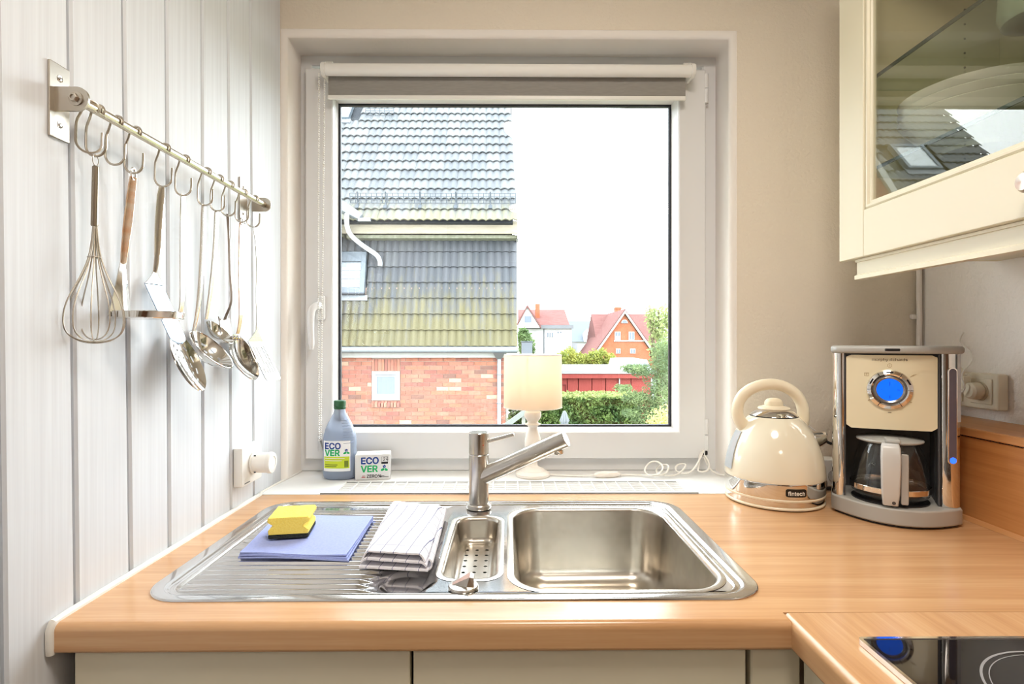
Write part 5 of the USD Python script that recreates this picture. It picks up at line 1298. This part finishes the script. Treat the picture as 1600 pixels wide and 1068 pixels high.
for k in range(9):                                                    # upright bricks over and under the small window
    x = WINX0 - .005 + .0632 * k
    nh.part('brick', bx(x, x + .054, 10.998, 11.03, WINZ1 + .006, WINZ1 + .236), M_BR[k % 6], smooth=False, under=bw_)
    nh.part('brick', hull([(x, 10.955, WINZ0 - .135), (x + .054, 10.955, WINZ0 - .135), (x, 10.955, WINZ0 - .060), (x + .054, 10.955, WINZ0 - .060), (x, 11.03, WINZ0 - .125), (x + .054, 11.03, WINZ0 - .125), (x, 11.03, WINZ0 - .010), (x + .054, 11.03, WINZ0 - .010)]), M_BR[(k * 2) % 6], smooth=False, under=bw_)
for r in range(28):
    for k in range(21): many.append(bx(-3.97 - .25 * k - .24 - .12 * (r % 2), -3.97 - .25 * k - .12 * (r % 2), 11.0, 11.03, .966 - crs * (r + 1), .966 - crs * (r + 1) + .07))
nh.part('further_bricks', cat_(*many), M_BR[0], smooth=False, kind='stuff', under=bw_)
wf = nh.part('wall_window', cat_(bx(WINX0, WINX0 + .07, 10.975, 11.01, WINZ0, WINZ1), bx(WINX1 - .07, WINX1, 10.975, 11.01, WINZ0, WINZ1), bx(WINX0 + .0701, WINX1 - .0701, 10.975, 11.01, WINZ1 - .07, WINZ1), bx(WINX0 + .0701, WINX1 - .0701, 10.975, 11.01, WINZ0, WINZ0 + .10)), M_WTRIM, label='small white framed window in the brick wall')
M_PANEW = plain('frosted_pane', (116, 124, 134), .3, specular_ior_level=.2)
nh.part('pane', bx(WINX0 + .0705, WINX1 - .0705, 10.992, 11.005, WINZ0 + .1005, WINZ1 - .0705), M_PANEW, under=wf)
nh.part('inner_frame', rect_sweep(WINX0 + .100, WINX1 - .100, WINZ0 + .125, WINZ1 - .110, [(0, 10.991), (0, 10.980), (.028, 10.980), (.028, 10.991)]), plain('grey_frame_outside', (150, 156, 162), .5), under=wf)

# mansard slope and upper roof
MT = math.radians(77.3); UT = math.radians(50.0)
MY, MZ, UY, UZ = 10.765, 1.176, 10.600, 3.587
lw = nh.part('lower_roof', hull([(x, y, z) for x in (-9.0, .16) for y, z in ((10.80, 1.14), (11.30, 3.36), (11.6, 3.36), (11.6, 1.14))]), M_DECK)
rt = random.Random(9); rgt = np.random.default_rng(4)
VX0, VX1, VZ0, VZ1 = -3.500, -2.840, 2.215, 3.060                      # roof window in the lower slope
rest = []
for r in range(7):
    v_ = r * .3265
    for k in range(31):
        x0 = .185 - TW * (k + 1)
        org = np.array([x0, MY + math.cos(MT) * v_, MZ + math.sin(MT) * v_])
        if x0 + TW > VX0 + .05 and x0 < VX1 - .05 and org[2] + .30 > VZ0 and org[2] < VZ1 - .03: continue
        m = tile(org, MT, .3265, rgt, .042)
        if x0 < -3.75: rest.append(m)
        else: nh.part('roof_tile', m, M_TILE_L[rt.randrange(3)], smooth=60, under=lw)
nh.part('further_tiles', cat_(*rest), M_TILE_L[0], smooth=60, kind='stuff', under=lw)
up = nh.part('upper_roof', hull([(x, y, z) for x in (-9.05, .10) for y, z in ((UY + .06, UZ - .01), (UY + .06 + 6.15 * math.cos(UT), UZ - .01 + 6.15 * math.sin(UT)), (UY + 6.15 * math.cos(UT) + 2.0, UZ - .03), (UY + .3, UZ - .03))]), M_DECK)
S1 = (-4.560, -3.735, 7.15, 7.95); S2 = (-7.750, -7.000, 3.35, 4.28)   # roof windows: x range, distance up the slope
S1 = (-4.560, -3.735, (13.02 - UY) / math.cos(UT), (13.02 - UY) / math.cos(UT) + .98)
S2 = (-7.750, -7.010, (11.70 - UY) / math.cos(UT), (12.28 - UY) / math.cos(UT) + .04)
rest = []
for r in range(18):
    v_ = r * TG
    for k in range(31):
        x0 = .185 - .009 * r - TW * (k + 1)
        if any(x0 + TW > s[0] + .03 and x0 < s[1] - .03 and v_ + TG > s[2] + .04 and v_ < s[3] - .04 for s in (S1, S2)): continue
        m = tile(np.array([x0, UY + math.cos(UT) * v_, UZ + math.sin(UT) * v_]), UT, TG, rgt, .032)
        if x0 < -4.15 or r > 13: rest.append(m)
        else: nh.part('roof_tile', m, M_TILE_U[rt.randrange(3)], smooth=60, under=up)
nh.part('further_tiles', cat_(*rest), M_TILE_U[0], smooth=60, kind='stuff', under=up)
def on_slope(x, v_, n_, th=UT, y0=UY, z0=UZ):
    return (x, y0 + math.cos(th) * v_ - math.sin(th) * n_, z0 + math.sin(th) * v_ + math.cos(th) * n_)
def slope_box(x0, x1, v0, v1, n0, n1, th=UT, y0=UY, z0=UZ):
    return hull([on_slope(x, v_, n_, th, y0, z0) for x in (x0, x1) for v_ in (v0, v1) for n_ in (n0, n1)])
M_VELUX = plain('skylight_frame', (98, 108, 116), .4, .3); M_SKYP = plain('skylight_pane', (190, 196, 198), .06, specular_ior_level=.9)
for s in (S1, S2):
    fr = nh.part('skylight', cat_(slope_box(s[0], s[0] + .07, s[2], s[3], .0, .11), slope_box(s[1] - .07, s[1], s[2], s[3], .0, .11), slope_box(s[0] + .0701, s[1] - .0701, s[2], s[2] + .07, .0, .11), slope_box(s[0] + .0701, s[1] - .0701, s[3] - .09, s[3], .0, .11)), M_VELUX, label='grey framed roof window')
    nh.part('pane', slope_box(s[0] + .0702, s[1] - .0702, s[2] + .0702, s[3] - .0902, .04, .085), M_SKYP, under=fr)
    nh.part('flashing', slope_box(s[0] - .05, s[1] + .05, s[2] - .16, s[2] - .002, .03, .062), M_ZINC, under=fr)
# window in the lower slope with white blinds
vm = lambda x0, x1, z0, z1, n0, n1: slope_box(x0, x1, (z0 - MZ) / math.sin(MT), (z1 - MZ) / math.sin(MT), n0, n1, MT, MY, MZ)
fr = nh.part('roof_window', cat_(vm(VX0, VX0 + .09, VZ0, VZ1, 0, .11), vm(VX1 - .09, VX1, VZ0, VZ1, 0, .11), vm(VX0 + .091, VX1 - .091, VZ0, VZ0 + .10, 0, .11), vm(VX0 + .091, VX1 - .091, VZ1 - .20, VZ1, 0, .11)), plain('roof_window_frame', (98, 107, 116), .45), label='grey framed window in the mossy slope with pale slatted blind')
nh.part('pane', vm(VX0 + .0911, VX1 - .0911, VZ0 + .1011, VZ1 - .2011, .03, .055), plain('blind_pale', (140, 148, 158), .3), under=fr)
for k in range(5):
    z = VZ0 + .13 + .085 * k
    nh.part('blind_slat', vm(VX0 + .105, VX1 - .105, z, z + .062, .056, .068), plain('blind_white', (176, 178, 182), .5), under=fr)
nh.part('sill_bar', vm(VX0 - .02, VX1 + .01, VZ0 - .035, VZ0 - .002, .04, .13), M_GASKET, under=fr)
nh.part('flashing', vm(VX0 - .02, VX1 + .06, VZ0 - .14, VZ0 - .036, .02, .06), M_ZINC, under=fr)

# eaves, gutters, downpipes
nh.part('upper_fascia', bx(-3.35, .185, 10.80, 10.86, 3.392, 3.640), M_FASCIA, label='beige weathered fascia under the upper eaves')
nh.part('flashing_strip', bx(-3.2, .185, 10.955, 11.25, 3.330, 3.3915), mottled('mossy_strip', (118, 118, 98), (138, 138, 122), rough=.9, scale=14))
nh.part('verge_board', hull([(.187, *on_slope(0, v_, n_)[1:]) for v_ in (0, 3.2) for n_ in (-.12, .03)] + [(.215, *on_slope(0, v_, n_)[1:]) for v_ in (0, 3.2) for n_ in (-.12, .03)]) if False else bx(.19, .205, 10.85, 11.28, 3.30, 3.66), M_WTRIM)
gutter = lambda x0, x1, y, z, r: xf(lathe([(r, 0), (r, x1 - x0), (r - .006, x1 - x0), (r - .006, 0)], 20, closed=True), rot('y', 90), (x0, y, z))
nh.part('gutter', gutter(-9.0, .19, 10.685, 1.115, .062), M_ZINC, label='grey zinc gutter along the lower eaves')
nh.part('lower_fascia', bx(-9.0, -.02, 10.86, 10.93, .958, 1.075), M_WTRIM, label='white fascia board above the bricks')
nh.part('soffit', bx(-9.0, .16, 10.72, 11.05, 1.076, 1.100), M_FASCIA)
hp2 = nh.part('downpipe', tube([(-.170, 10.925, 1.0), (-.170, 10.925, GZ)], .040, 16), plain('pale_zinc', (146, 153, 160), .5, .2), label='pale grey downpipe at the corner of the brick wall')
nh.part('hopper', hull([(-.285, 10.63, 1.055), (-.055, 10.63, 1.055), (-.285, 10.80, 1.055), (-.055, 10.80, 1.055), (-.220, 10.87, .93), (-.120, 10.87, .93), (-.220, 10.97, .93), (-.120, 10.97, .93)]), M_ZINC, under=hp2)
for z in (.62, .05, -.6):
    nh.part('pipe_clip', ring((-.170, 10.925, z), .043, .008, 'z', 16, 6), M_ZINC, under=hp2)
dp = nh.part('downpipe', tube(smooth_path([(-3.060, 10.50, 3.70), (-3.065, 10.52, 3.50), (-3.05, 10.66, 3.36), (-2.97, 10.80, 3.26), (-2.72, 10.92, 3.075), (-2.58, 10.97, 2.960), (-2.545, 10.99, 2.86), (-2.545, 10.99, 2.78)], 40), .047, 14), plain('white_zinc', (206, 210, 214), .4, .3), label='pale downpipe running slantwise over the mossy slope')
nh.part('gutter', cat_(hull([(-3.27, 10.38, 3.82), (-3.10, 10.38, 3.93), (-2.78, 10.55, 3.72), (-2.86, 10.55, 3.62), (-3.27, 10.50, 3.76), (-3.10, 10.50, 3.86), (-2.78, 10.62, 3.68), (-2.86, 10.62, 3.58)]), bx(-2.86, -2.62, 10.53, 10.60, 3.575, 3.640)), M_ZINC, label='short corner gutter above the slanting downpipe')
# snow guards
def guard(x0, x1, v_, h, step):
    out = []
    for n_ in (0, .34, .67, 1):
        out.append(tube([on_slope(x0, v_ + n_ * h * .55, .06 + n_ * h * .75), on_slope(x1, v_ + n_ * h * .55, .06 + n_ * h * .75)], .0062, 5))
    for x in np.arange(x0, x1 + .001, step):
        out.append(tube([on_slope(x, v_, .06), on_slope(x, v_ + h * .55, .06 + h * .75)], .0062, 5))
    return cat_(*out)
M_GUARD = plain('snow_guard', (74, 80, 86), .5, .5)
sgp = nh.part('snow_guard', guard(-3.10, .16, .50, .20, .105), M_GUARD, kind='stuff', label='dark lattice snow guard above the upper eaves')
for x in (-2.95, -2.40, -1.72, -1.02, -.34):
    nh.part('guard_bracket', cat_(tube([on_slope(x, .40, .05), on_slope(x, .52, .07), on_slope(x, .62, .24)], .016, 8), slope_box(x - .035, x + .035, .33, .43, .045, .07)), M_GUARD, under=sgp)
nh.part('snow_guard', guard(-3.36, -2.70, 3.93, .17, .11), M_GUARD, kind='stuff', label='short snow guard high on the roof')
# cross gable further along
gbl = Polygon([(-6.10, GZ), (-6.10, 3.50), (-4.78, 5.55), (-3.46, 3.50), (-3.46, GZ)])
M_GBRICK = mat('gable_brickwork', {'t': ('texture_coordinate', {}), 'm': ('mapping', {'rotation': (PI / 2, 0, 0)}), 'k': ('brick_texture', {'color1': lin((150, 94, 78)), 'color2': lin((136, 82, 68)), 'mortar': lin((150, 130, 118)), 'scale': 1.0, 'mortar_size': .006, 'brick_width': .25, 'row_height': .0833}),
    'b': ('bump', {'strength': .5, 'distance': .005, 'invert': True}), 'p': ('principled_bsdf', {'roughness': .85})}, [('t.object', 'm.vector'), ('m.vector', 'k.vector'), ('k.color', 'p.base_color'), ('k.fac', 'b.height'), ('b.normal', 'p.normal')], 'p.BSDF')
nh.part('gable_wall', upright(gbl, 10.36, 11.9), M_GBRICK)
for s in (-1, 1):
    nh.part('gable_verge', hull([(-4.78 + s * a, y, z) for a, z in ((0, 5.72), (0, 5.52), (1.50, 3.39), (1.50, 3.19)) for y in (10.28, 10.355)]), M_WTRIM)
    nh.part('gable_roof', hull([(-4.78 + s * a, y, z) for a, z in ((0, 5.78), (0, 5.70), (1.52, 3.42), (1.52, 3.34)) for y in (10.30, 12.6)]), M_TILE_U[0])

# ------------------------------------------------------------------ outside: gardens and houses beyond
def Thing2(*a, **k): return Thing(*a, **k)
M_FWALL = plain('white_render', (182, 182, 181), .9, specular_ior_level=.1); M_FRED = mottled('rose_roof', (106, 74, 71), (116, 83, 80), rough=.9, scale=2, stretch=(1, 1, 8), specular_ior_level=.05); M_FGREY = plain('far_slate', (100, 107, 114), .9, specular_ior_level=.05)
M_FBRICK = mottled('orange_brick', (150, 90, 66), (160, 100, 76), rough=.9, scale=3, specular_ior_level=.1); M_FWIN = plain('far_pane', (96, 106, 118), .3)
wh = Thing('white_house', 'white rendered house with rose tiled roof and pointed dormer in the distance', 'house', (3.2, 47, GZ))
wh.part('wall', bx(1.0, 5.25, 45.0, 53, GZ, 2.62), M_FWALL)
wh.part('roof', hull([(x, y, z) for x in (.95, 5.05) for y, z in ((44.8, 2.65), (49.0, 4.15), (53.2, 2.65))]), M_FRED)
wh.part('eaves_board', bx(.9, 5.35, 44.75, 44.95, 2.36, 2.64), plain('far_grey', (110, 112, 116), .8))
wh.part('gable_dormer', upright(Polygon([(.70, 2.42), (2.62, 2.42), (1.58, 4.06)]), 44.3, 47), M_FWALL)
for s in (-1, 1):
    wh.part('dormer_verge', hull([(1.58 + (.0 if a == 0 else (1.10 if s > 0 else -.95)), y, z) for a, z in ((0, 4.26), (0, 4.06), (1, 2.56), (1, 2.36)) for y in (44.15, 47)]), M_FRED)
wi = wh.part('window', bx(1.30, 1.95, 44.26, 44.31, 2.78, 3.40), M_WTRIM); wh.part('pane', bx(1.36, 1.89, 44.24, 44.262, 2.84, 3.34), M_FWIN, under=wi)
wh.part('chimney', bx(2.35, 2.72, 46.6, 47.2, 3.0, 4.50), M_FBRICK)
wh.part('rain_pipe', bx(2.92, 3.0, 44.9, 45.0, GZ, 2.36), plain('far_dark', (84, 88, 92), .7))
for x0, x1, z0, z1 in ((3.22, 3.34, 1.66, 2.02), (3.40, 3.52, 1.66, 2.02), (3.60, 3.72, 1.66, 2.02), (4.05, 4.20, 1.98, 2.12), (4.28, 4.40, 1.98, 2.12)):
    wi = wh.part('window', bx(x0, x1, 44.95, 45.01, z0, z1), M_WTRIM); wh.part('pane', bx(x0 + .02, x1 - .02, 44.93, 44.952, z0 + .02, z1 - .02), M_FWIN, under=wi)
wh.part('annex', bx(5.26, 5.85, 46, 52, GZ, 1.2), M_FGREY if False else plain('pale_grey_render', (168, 172, 176), .9))
gh = Thing('grey_roofed_house', 'small grey slate roofed house with white dormer between the white and the brick house', 'house', (8.3, 60, GZ))
gh.part('wall', bx(6.9, 9.6, 60, 66, GZ, 1.30), M_FWALL)
gh.part('roof', hull([(x, y, z) for x in (6.85, 9.75) for y, z in ((59.6, 1.30), (62.6, 3.60), (66, 1.3))]), M_FGREY)
gh.part('dormer', upright(Polygon([(8.25, 1.30), (9.25, 1.30), (9.25, 2.15), (8.75, 2.70), (8.25, 2.15)]), 59.5, 62), M_FWALL)
wi = gh.part('window', bx(8.62, 9.12, 59.44, 59.51, 1.45, 2.05), M_WTRIM); gh.part('pane', bx(8.66, 9.08, 59.42, 59.442, 1.49, 2.01), M_FWIN, under=wi)
bh_ = Thing('brick_gable_house', 'orange brick house with steep white edged gable in the distance', 'house', (8.5, 42, GZ))
bh_.part('gable_wall', upright(Polygon([(6.62, GZ), (6.62, .62), (8.50, 3.30), (10.38, .62), (10.38, GZ)]), 40.0, 46), M_FBRICK)
for s in (-1, 1):
    bh_.part('verge_board', hull([(8.50 + s * a, y, z) for a, z in ((0, 3.56), (0, 3.34), (2.45, .12), (2.45, -.12)) for y in (39.75, 39.95)]), M_WTRIM)
    bh_.part('gable_roof', hull([(8.50 + s * a, y, z) for a, z in ((0, 3.66), (0, 3.58), (2.5, .20), (2.5, .10)) for y in (39.8, 47)]), M_FRED)
bh_.part('main_wall', bx(7.10, 12, 43, 49, GZ, .55), M_FBRICK)
bh_.part('main_roof', hull([(x, y, z) for x in (7.05, 12.2) for y, z in ((42.6, .50), (46.4, 3.62), (50, .50))]), M_FRED)
bh_.part('chimney', cat_(bx(9.02, 9.50, 46.0, 46.6, 3.0, 4.18), bx(8.98, 9.54, 45.96, 46.64, 4.05, 4.12)), M_FBRICK)
bh_.part('ledge_band', bx(7.72, 10.1, 39.93, 40.0, 1.30, 1.40), M_WTRIM)
for x0, x1, z0, z1 in ((7.78, 8.22, 1.42, 2.02), (8.80, 9.22, 1.42, 2.02), (7.86, 8.20, .42, .78), (8.9, 9.3, .42, .78)):
    wi = bh_.part('window', bx(x0, x1, 39.94, 40.01, z0, z1), M_WTRIM)
    for k in (0, 1):
        bh_.part('pane', bx(x0 + .06 + k * (x1 - x0) / 2 - .02 * k, x0 + (x1 - x0) / 2 - .03 + k * (x1 - x0) / 2, 39.92, 39.942, (z0 + z1) / 2 if z1 - z0 > .5 and x0 < 8 else z0 + .05, z1 - .06), M_FWIN, under=wi)
wi = bh_.part('window', upright(Polygon([(8.26, 2.62), (8.74, 2.62)] + [(8.5 + .24 * math.cos(a), 2.66 + .24 * math.sin(a)) for a in np.linspace(.1, PI - .1, 12)]), 39.94, 40.0), M_WTRIM, label='half-round gable window')
bh_.part('pane', upright(Polygon([(8.33, 2.67), (8.67, 2.67)] + [(8.5 + .16 * math.cos(a), 2.68 + .16 * math.sin(a)) for a in np.linspace(.1, PI - .1, 10)]), 39.92, 39.938), M_FWIN, under=wi)

sd = Thing('red_shed', 'low red wooden shed with flat white roof behind the hedge', 'shed', (2.3, 17.5, GZ))
M_REDW = mottled('red_boards', (138, 54, 48), (148, 62, 55), rough=.75, scale=4, stretch=(14, 1, 1))
edges = [.2, .62, 1.05, 1.46, 1.74, 2.06, 2.46, 2.86, 3.26, 3.60, 4.20]
for a, b in zip(edges[:-1], edges[1:]):
    sd.part('wall_panel', bx(a, b - .018, 16.0, 16.05, GZ, .225, .006), M_REDW, smooth=False)
sd.part('core', bx(.2, 4.19, 16.052, 20.0, GZ, .22), plain('shed_dark', (96, 36, 34), .8))
sd.part('fascia', bx(.1, 4.30, 15.86, 15.92, .220, .352), M_REDW)
sd.part('flat_roof', bx(.05, 4.35, 15.82, 20.2, .353, .448), plain('white_roof_felt', (150, 150, 152), .9, specular_ior_level=.1))
sd.part('post', bx(3.225, 3.262, 15.93, 15.98, GZ, .22), M_WTRIM); sd.part('door_frame', cat_(bx(1.49, 1.70, 15.96, 15.995, .02, .045), bx(1.68, 1.70, 15.96, 15.995, -.6, .0199)), plain('shed_dark_red', (112, 38, 36), .7))

hg = Thing('hedge', 'dense clipped green leaf hedge in front of the red shed', 'hedge', (1.4, 12.5, GZ))
n = 17000
P = np.column_stack([rng.uniform(.035, 2.95, n), 12.0 + np.abs(rng.normal(0, .16, n)), rng.uniform(GZ, .03, n)])
tp = rng.random(n) < .25
P[tp, 1] = rng.uniform(12.0, 13.1, tp.sum()); P[tp, 2] = .03 - np.abs(rng.normal(0, .05, tp.sum()))
bmp = meshkit.fbm(P * np.array([2.2, 2.2, 2.2]), 3)
P[:, 1] += .25 * (bmp - .5); P[:, 2] += .10 * (bmp - .5)
hg.part('foliage', leaves(P, .085, rng, .3, .6), leafy('hedge_leaf', (60, 88, 40), (112, 134, 70), 5.0, .3), smooth=False)
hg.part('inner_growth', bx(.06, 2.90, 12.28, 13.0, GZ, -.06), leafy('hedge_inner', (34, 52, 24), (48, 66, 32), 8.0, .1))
hg.part('foliage_top', leaves(np.column_stack([rng.uniform(.05, 2.9, 1800), rng.uniform(11.95, 13.1, 1800), .04 + rng.uniform(0, .06, 1800)]), .08, rng, 0, .6), leafy('hedge_pale_leaf', (128, 146, 84), (168, 172, 112), 5.0, .4), smooth=False, label='paler leaves along the top')  # leaves along the top are given a paler green

def shrub(name, label, cat, blobs, n_, size, m, stems=(), hollow=.5, flat=0.0, aspect=.5, group=None):
    b = np.array(blobs)
    t = Thing(name, label, cat, (b[:, 0].mean(), b[:, 1].mean(), GZ), group=group)
    t.part('foliage', leaves(blob_points(blobs, n_, rng, hollow), size, rng, flat, aspect), m, smooth=False)
    for s in stems:
        t.part('stem', tube(smooth_path(s, 14), np.linspace(.05, .015, 14), 7), plain('bark', (96, 82, 66), .9))
    return t
shrub('shrub', 'yellow-green bush behind the red shed before the brick house', 'bush', [(2.75 + .42 * k, 28 + .3 * (k % 2), .22 + .18 * math.sin(k * 1.7), .42, .5, .62) for k in range(7)], 6500, .14, leafy('yellow_green_leaf', (118, 130, 58), (168, 168, 84), 2.0, .45), [[(3 + .6 * k, 28.2, GZ), (3 + .6 * k, 28.2, .2)] for k in range(4)])
shrub('shrub', 'small round green bush beside the white house next to the roof edge', 'bush', [(.78, 22, .95, .34, .4, .75), (.62, 22, 1.45, .24, .3, .42)], 2200, .12, leafy('mid_green_leaf', (84, 112, 66), (120, 142, 90), 2.0, .4), [[(.78, 22, GZ), (.76, 22, .8)]])
cz = Thing('grey_utility_box', 'grey metal clad flue box beside the roof edge', 'flue', (.53, 15.4, GZ))
cz.part('casing', bx(.385, .680, 15.2, 15.6, GZ, 1.26), plain('grey_cladding', (120, 128, 138), .6)); cz.part('cap', bx(.365, .700, 15.18, 15.62, 1.261, 1.29, .008), plain('grey_cladding_dark', (96, 104, 112), .6))
shrub('conifer', 'bushy dark green conifer leaning in at the window edge beside the hedge', 'tree', [(2.52, 9.0, .35, .34, .4, .50), (2.30, 9.0, -.05, .30, .4, .42), (2.10, 9.0, .36, .24, .3, .11), (2.60, 9.1, .95, .26, .3, .42), (2.05, 8.9, -.52, .32, .3, .42), (2.38, 8.9, -.66, .3, .3, .5), (1.96, 8.9, .12, .14, .2, .07), (1.88, 8.9, .52, .17, .2, .07), (2.0, 8.9, .84, .2, .2, .07), (2.2, 9, .80, .22, .2, .12)], 12500, .072, leafy('conifer_leaf', (88, 112, 76), (128, 146, 96), 3.0, .3), [[(2.5, 9.1, GZ), (2.45, 9.1, -.3), (2.52, 9.1, 1.1)]], .35, .2, .22)
shrub('young_tree', 'slender light green young tree rising highest at the window edge', 'tree', [(3.02, 11, 1.55, .20, .3, .42), (3.10, 11, 1.10, .30, .3, .45), (2.86, 11, 1.75, .13, .2, .28), (3.2, 11, 1.72, .22, .2, .36)], 2600, .070, leafy('birch_leaf', (132, 148, 92), (176, 184, 126), 3.0, .5), [[(3.05, 11, GZ), (3.05, 11, .6), (3.02, 11, 1.9)], [(3.05, 11, .7), (2.9, 11, 1.3), (2.85, 11, 1.98)]], .2)
shrub('shrub', 'pale yellow flowering bush below the conifer at the corner of the window', 'bush', [(2.08, 7.5, .05, .20, .3, .36), (2.30, 7.5, .15, .25, .3, .36), (1.98, 7.45, -.25, .16, .2, .3)], 3000, .042, leafy('pale_yellow_leaf', (186, 180, 104), (206, 196, 136), 6.0, .5), [[(2.15, 7.5, GZ), (2.12, 7.5, -.1)]], .4)
cr = Thing('parked_car', 'white car roof showing above the flat shed roof', 'car', (5.35, 26.5, GZ))
M_CAR = plain('car_white', (170, 172, 176), .3)
cr.part('body', hull([(x, y, z) for x in (4.55, 6.25) for y, z in ((22.3, -1.15), (22.25, -.55), (22.5, -.25), (26.6, -.25), (26.6, -1.15))]), M_CAR)
cr.part('cabin', hull([(x, y, z) for x in (4.62, 6.18) for y, z in ((22.7, -.25), (26.0, -.25))] + [(x, y, z) for x in (4.80, 5.98) for y, z in ((23.6, .50), (25.7, .52))] + [(5.4, 24.6, .565)]), M_CAR, smooth=60)
cr.part('windscreen', hull([(4.78, 22.66, -.18), (6.02, 22.66, -.18), (4.92, 23.49, .42), (5.88, 23.49, .42), (4.78, 22.7, -.20), (6.02, 22.7, -.20), (4.92, 23.53, .40), (5.88, 23.53, .40)]), M_FWIN)
for x in (4.62, 6.05):
    for y in (23.1, 25.9):
        cr.part('wheel', xf(lathe([(0, 0), (.2, 0), (.33, .02), (.33, .16), (.2, .18), (0, .18)], 24), rot('y', 90), (x - .02, y, -1.16)), M_BLACK)
pr = Thing('closed_parasol', 'closed grey garden parasol in front of the hedge', 'parasol', (.93, 9.0, GZ))
pr.part('pole', tube([(.93, 9.0, GZ), (.93, 9.0, .14)], .018, 10), M_ZINC)
th_ = np.linspace(0, 2 * PI, 49)[:-1]
rgp = [np.column_stack([.93 + r * (1 + .22 * np.cos(8 * th_)) * np.cos(th_), 9.0 + r * (1 + .22 * np.cos(8 * th_)) * np.sin(th_), np.full(48, z)]) for r, z in ((.018, .135), (.030, .11), (.052, .03), (.070, -.02), (.052, -.05), (.060, -.25), (.075, -.55), (.065, -.9), (.055, -.95))]
pr.part('canopy', orient(*loops(rgp)), plain('parasol_cloth', (112, 116, 120), .9))
hr = Thing('garden_handrail', 'weathered grey wooden rail sloping past the house corner', 'handrail', (.14, 9.0, GZ))
hr.part('rail', hull([(-.12, y, z) for y in (9.0, 9.06) for z in (-.22, -.12)] + [(.33, y, z) for y in (9.0, 9.06) for z in (.11, .21)]), plain('weathered_wood', (112, 116, 112), .8))
for x, zt in ((-.05, -.08), (.26, .12)):
    hr.part('post', bx(x - .03, x + .03, 9.065, 9.12, GZ, zt), plain('weathered_post', (130, 130, 124), .8))
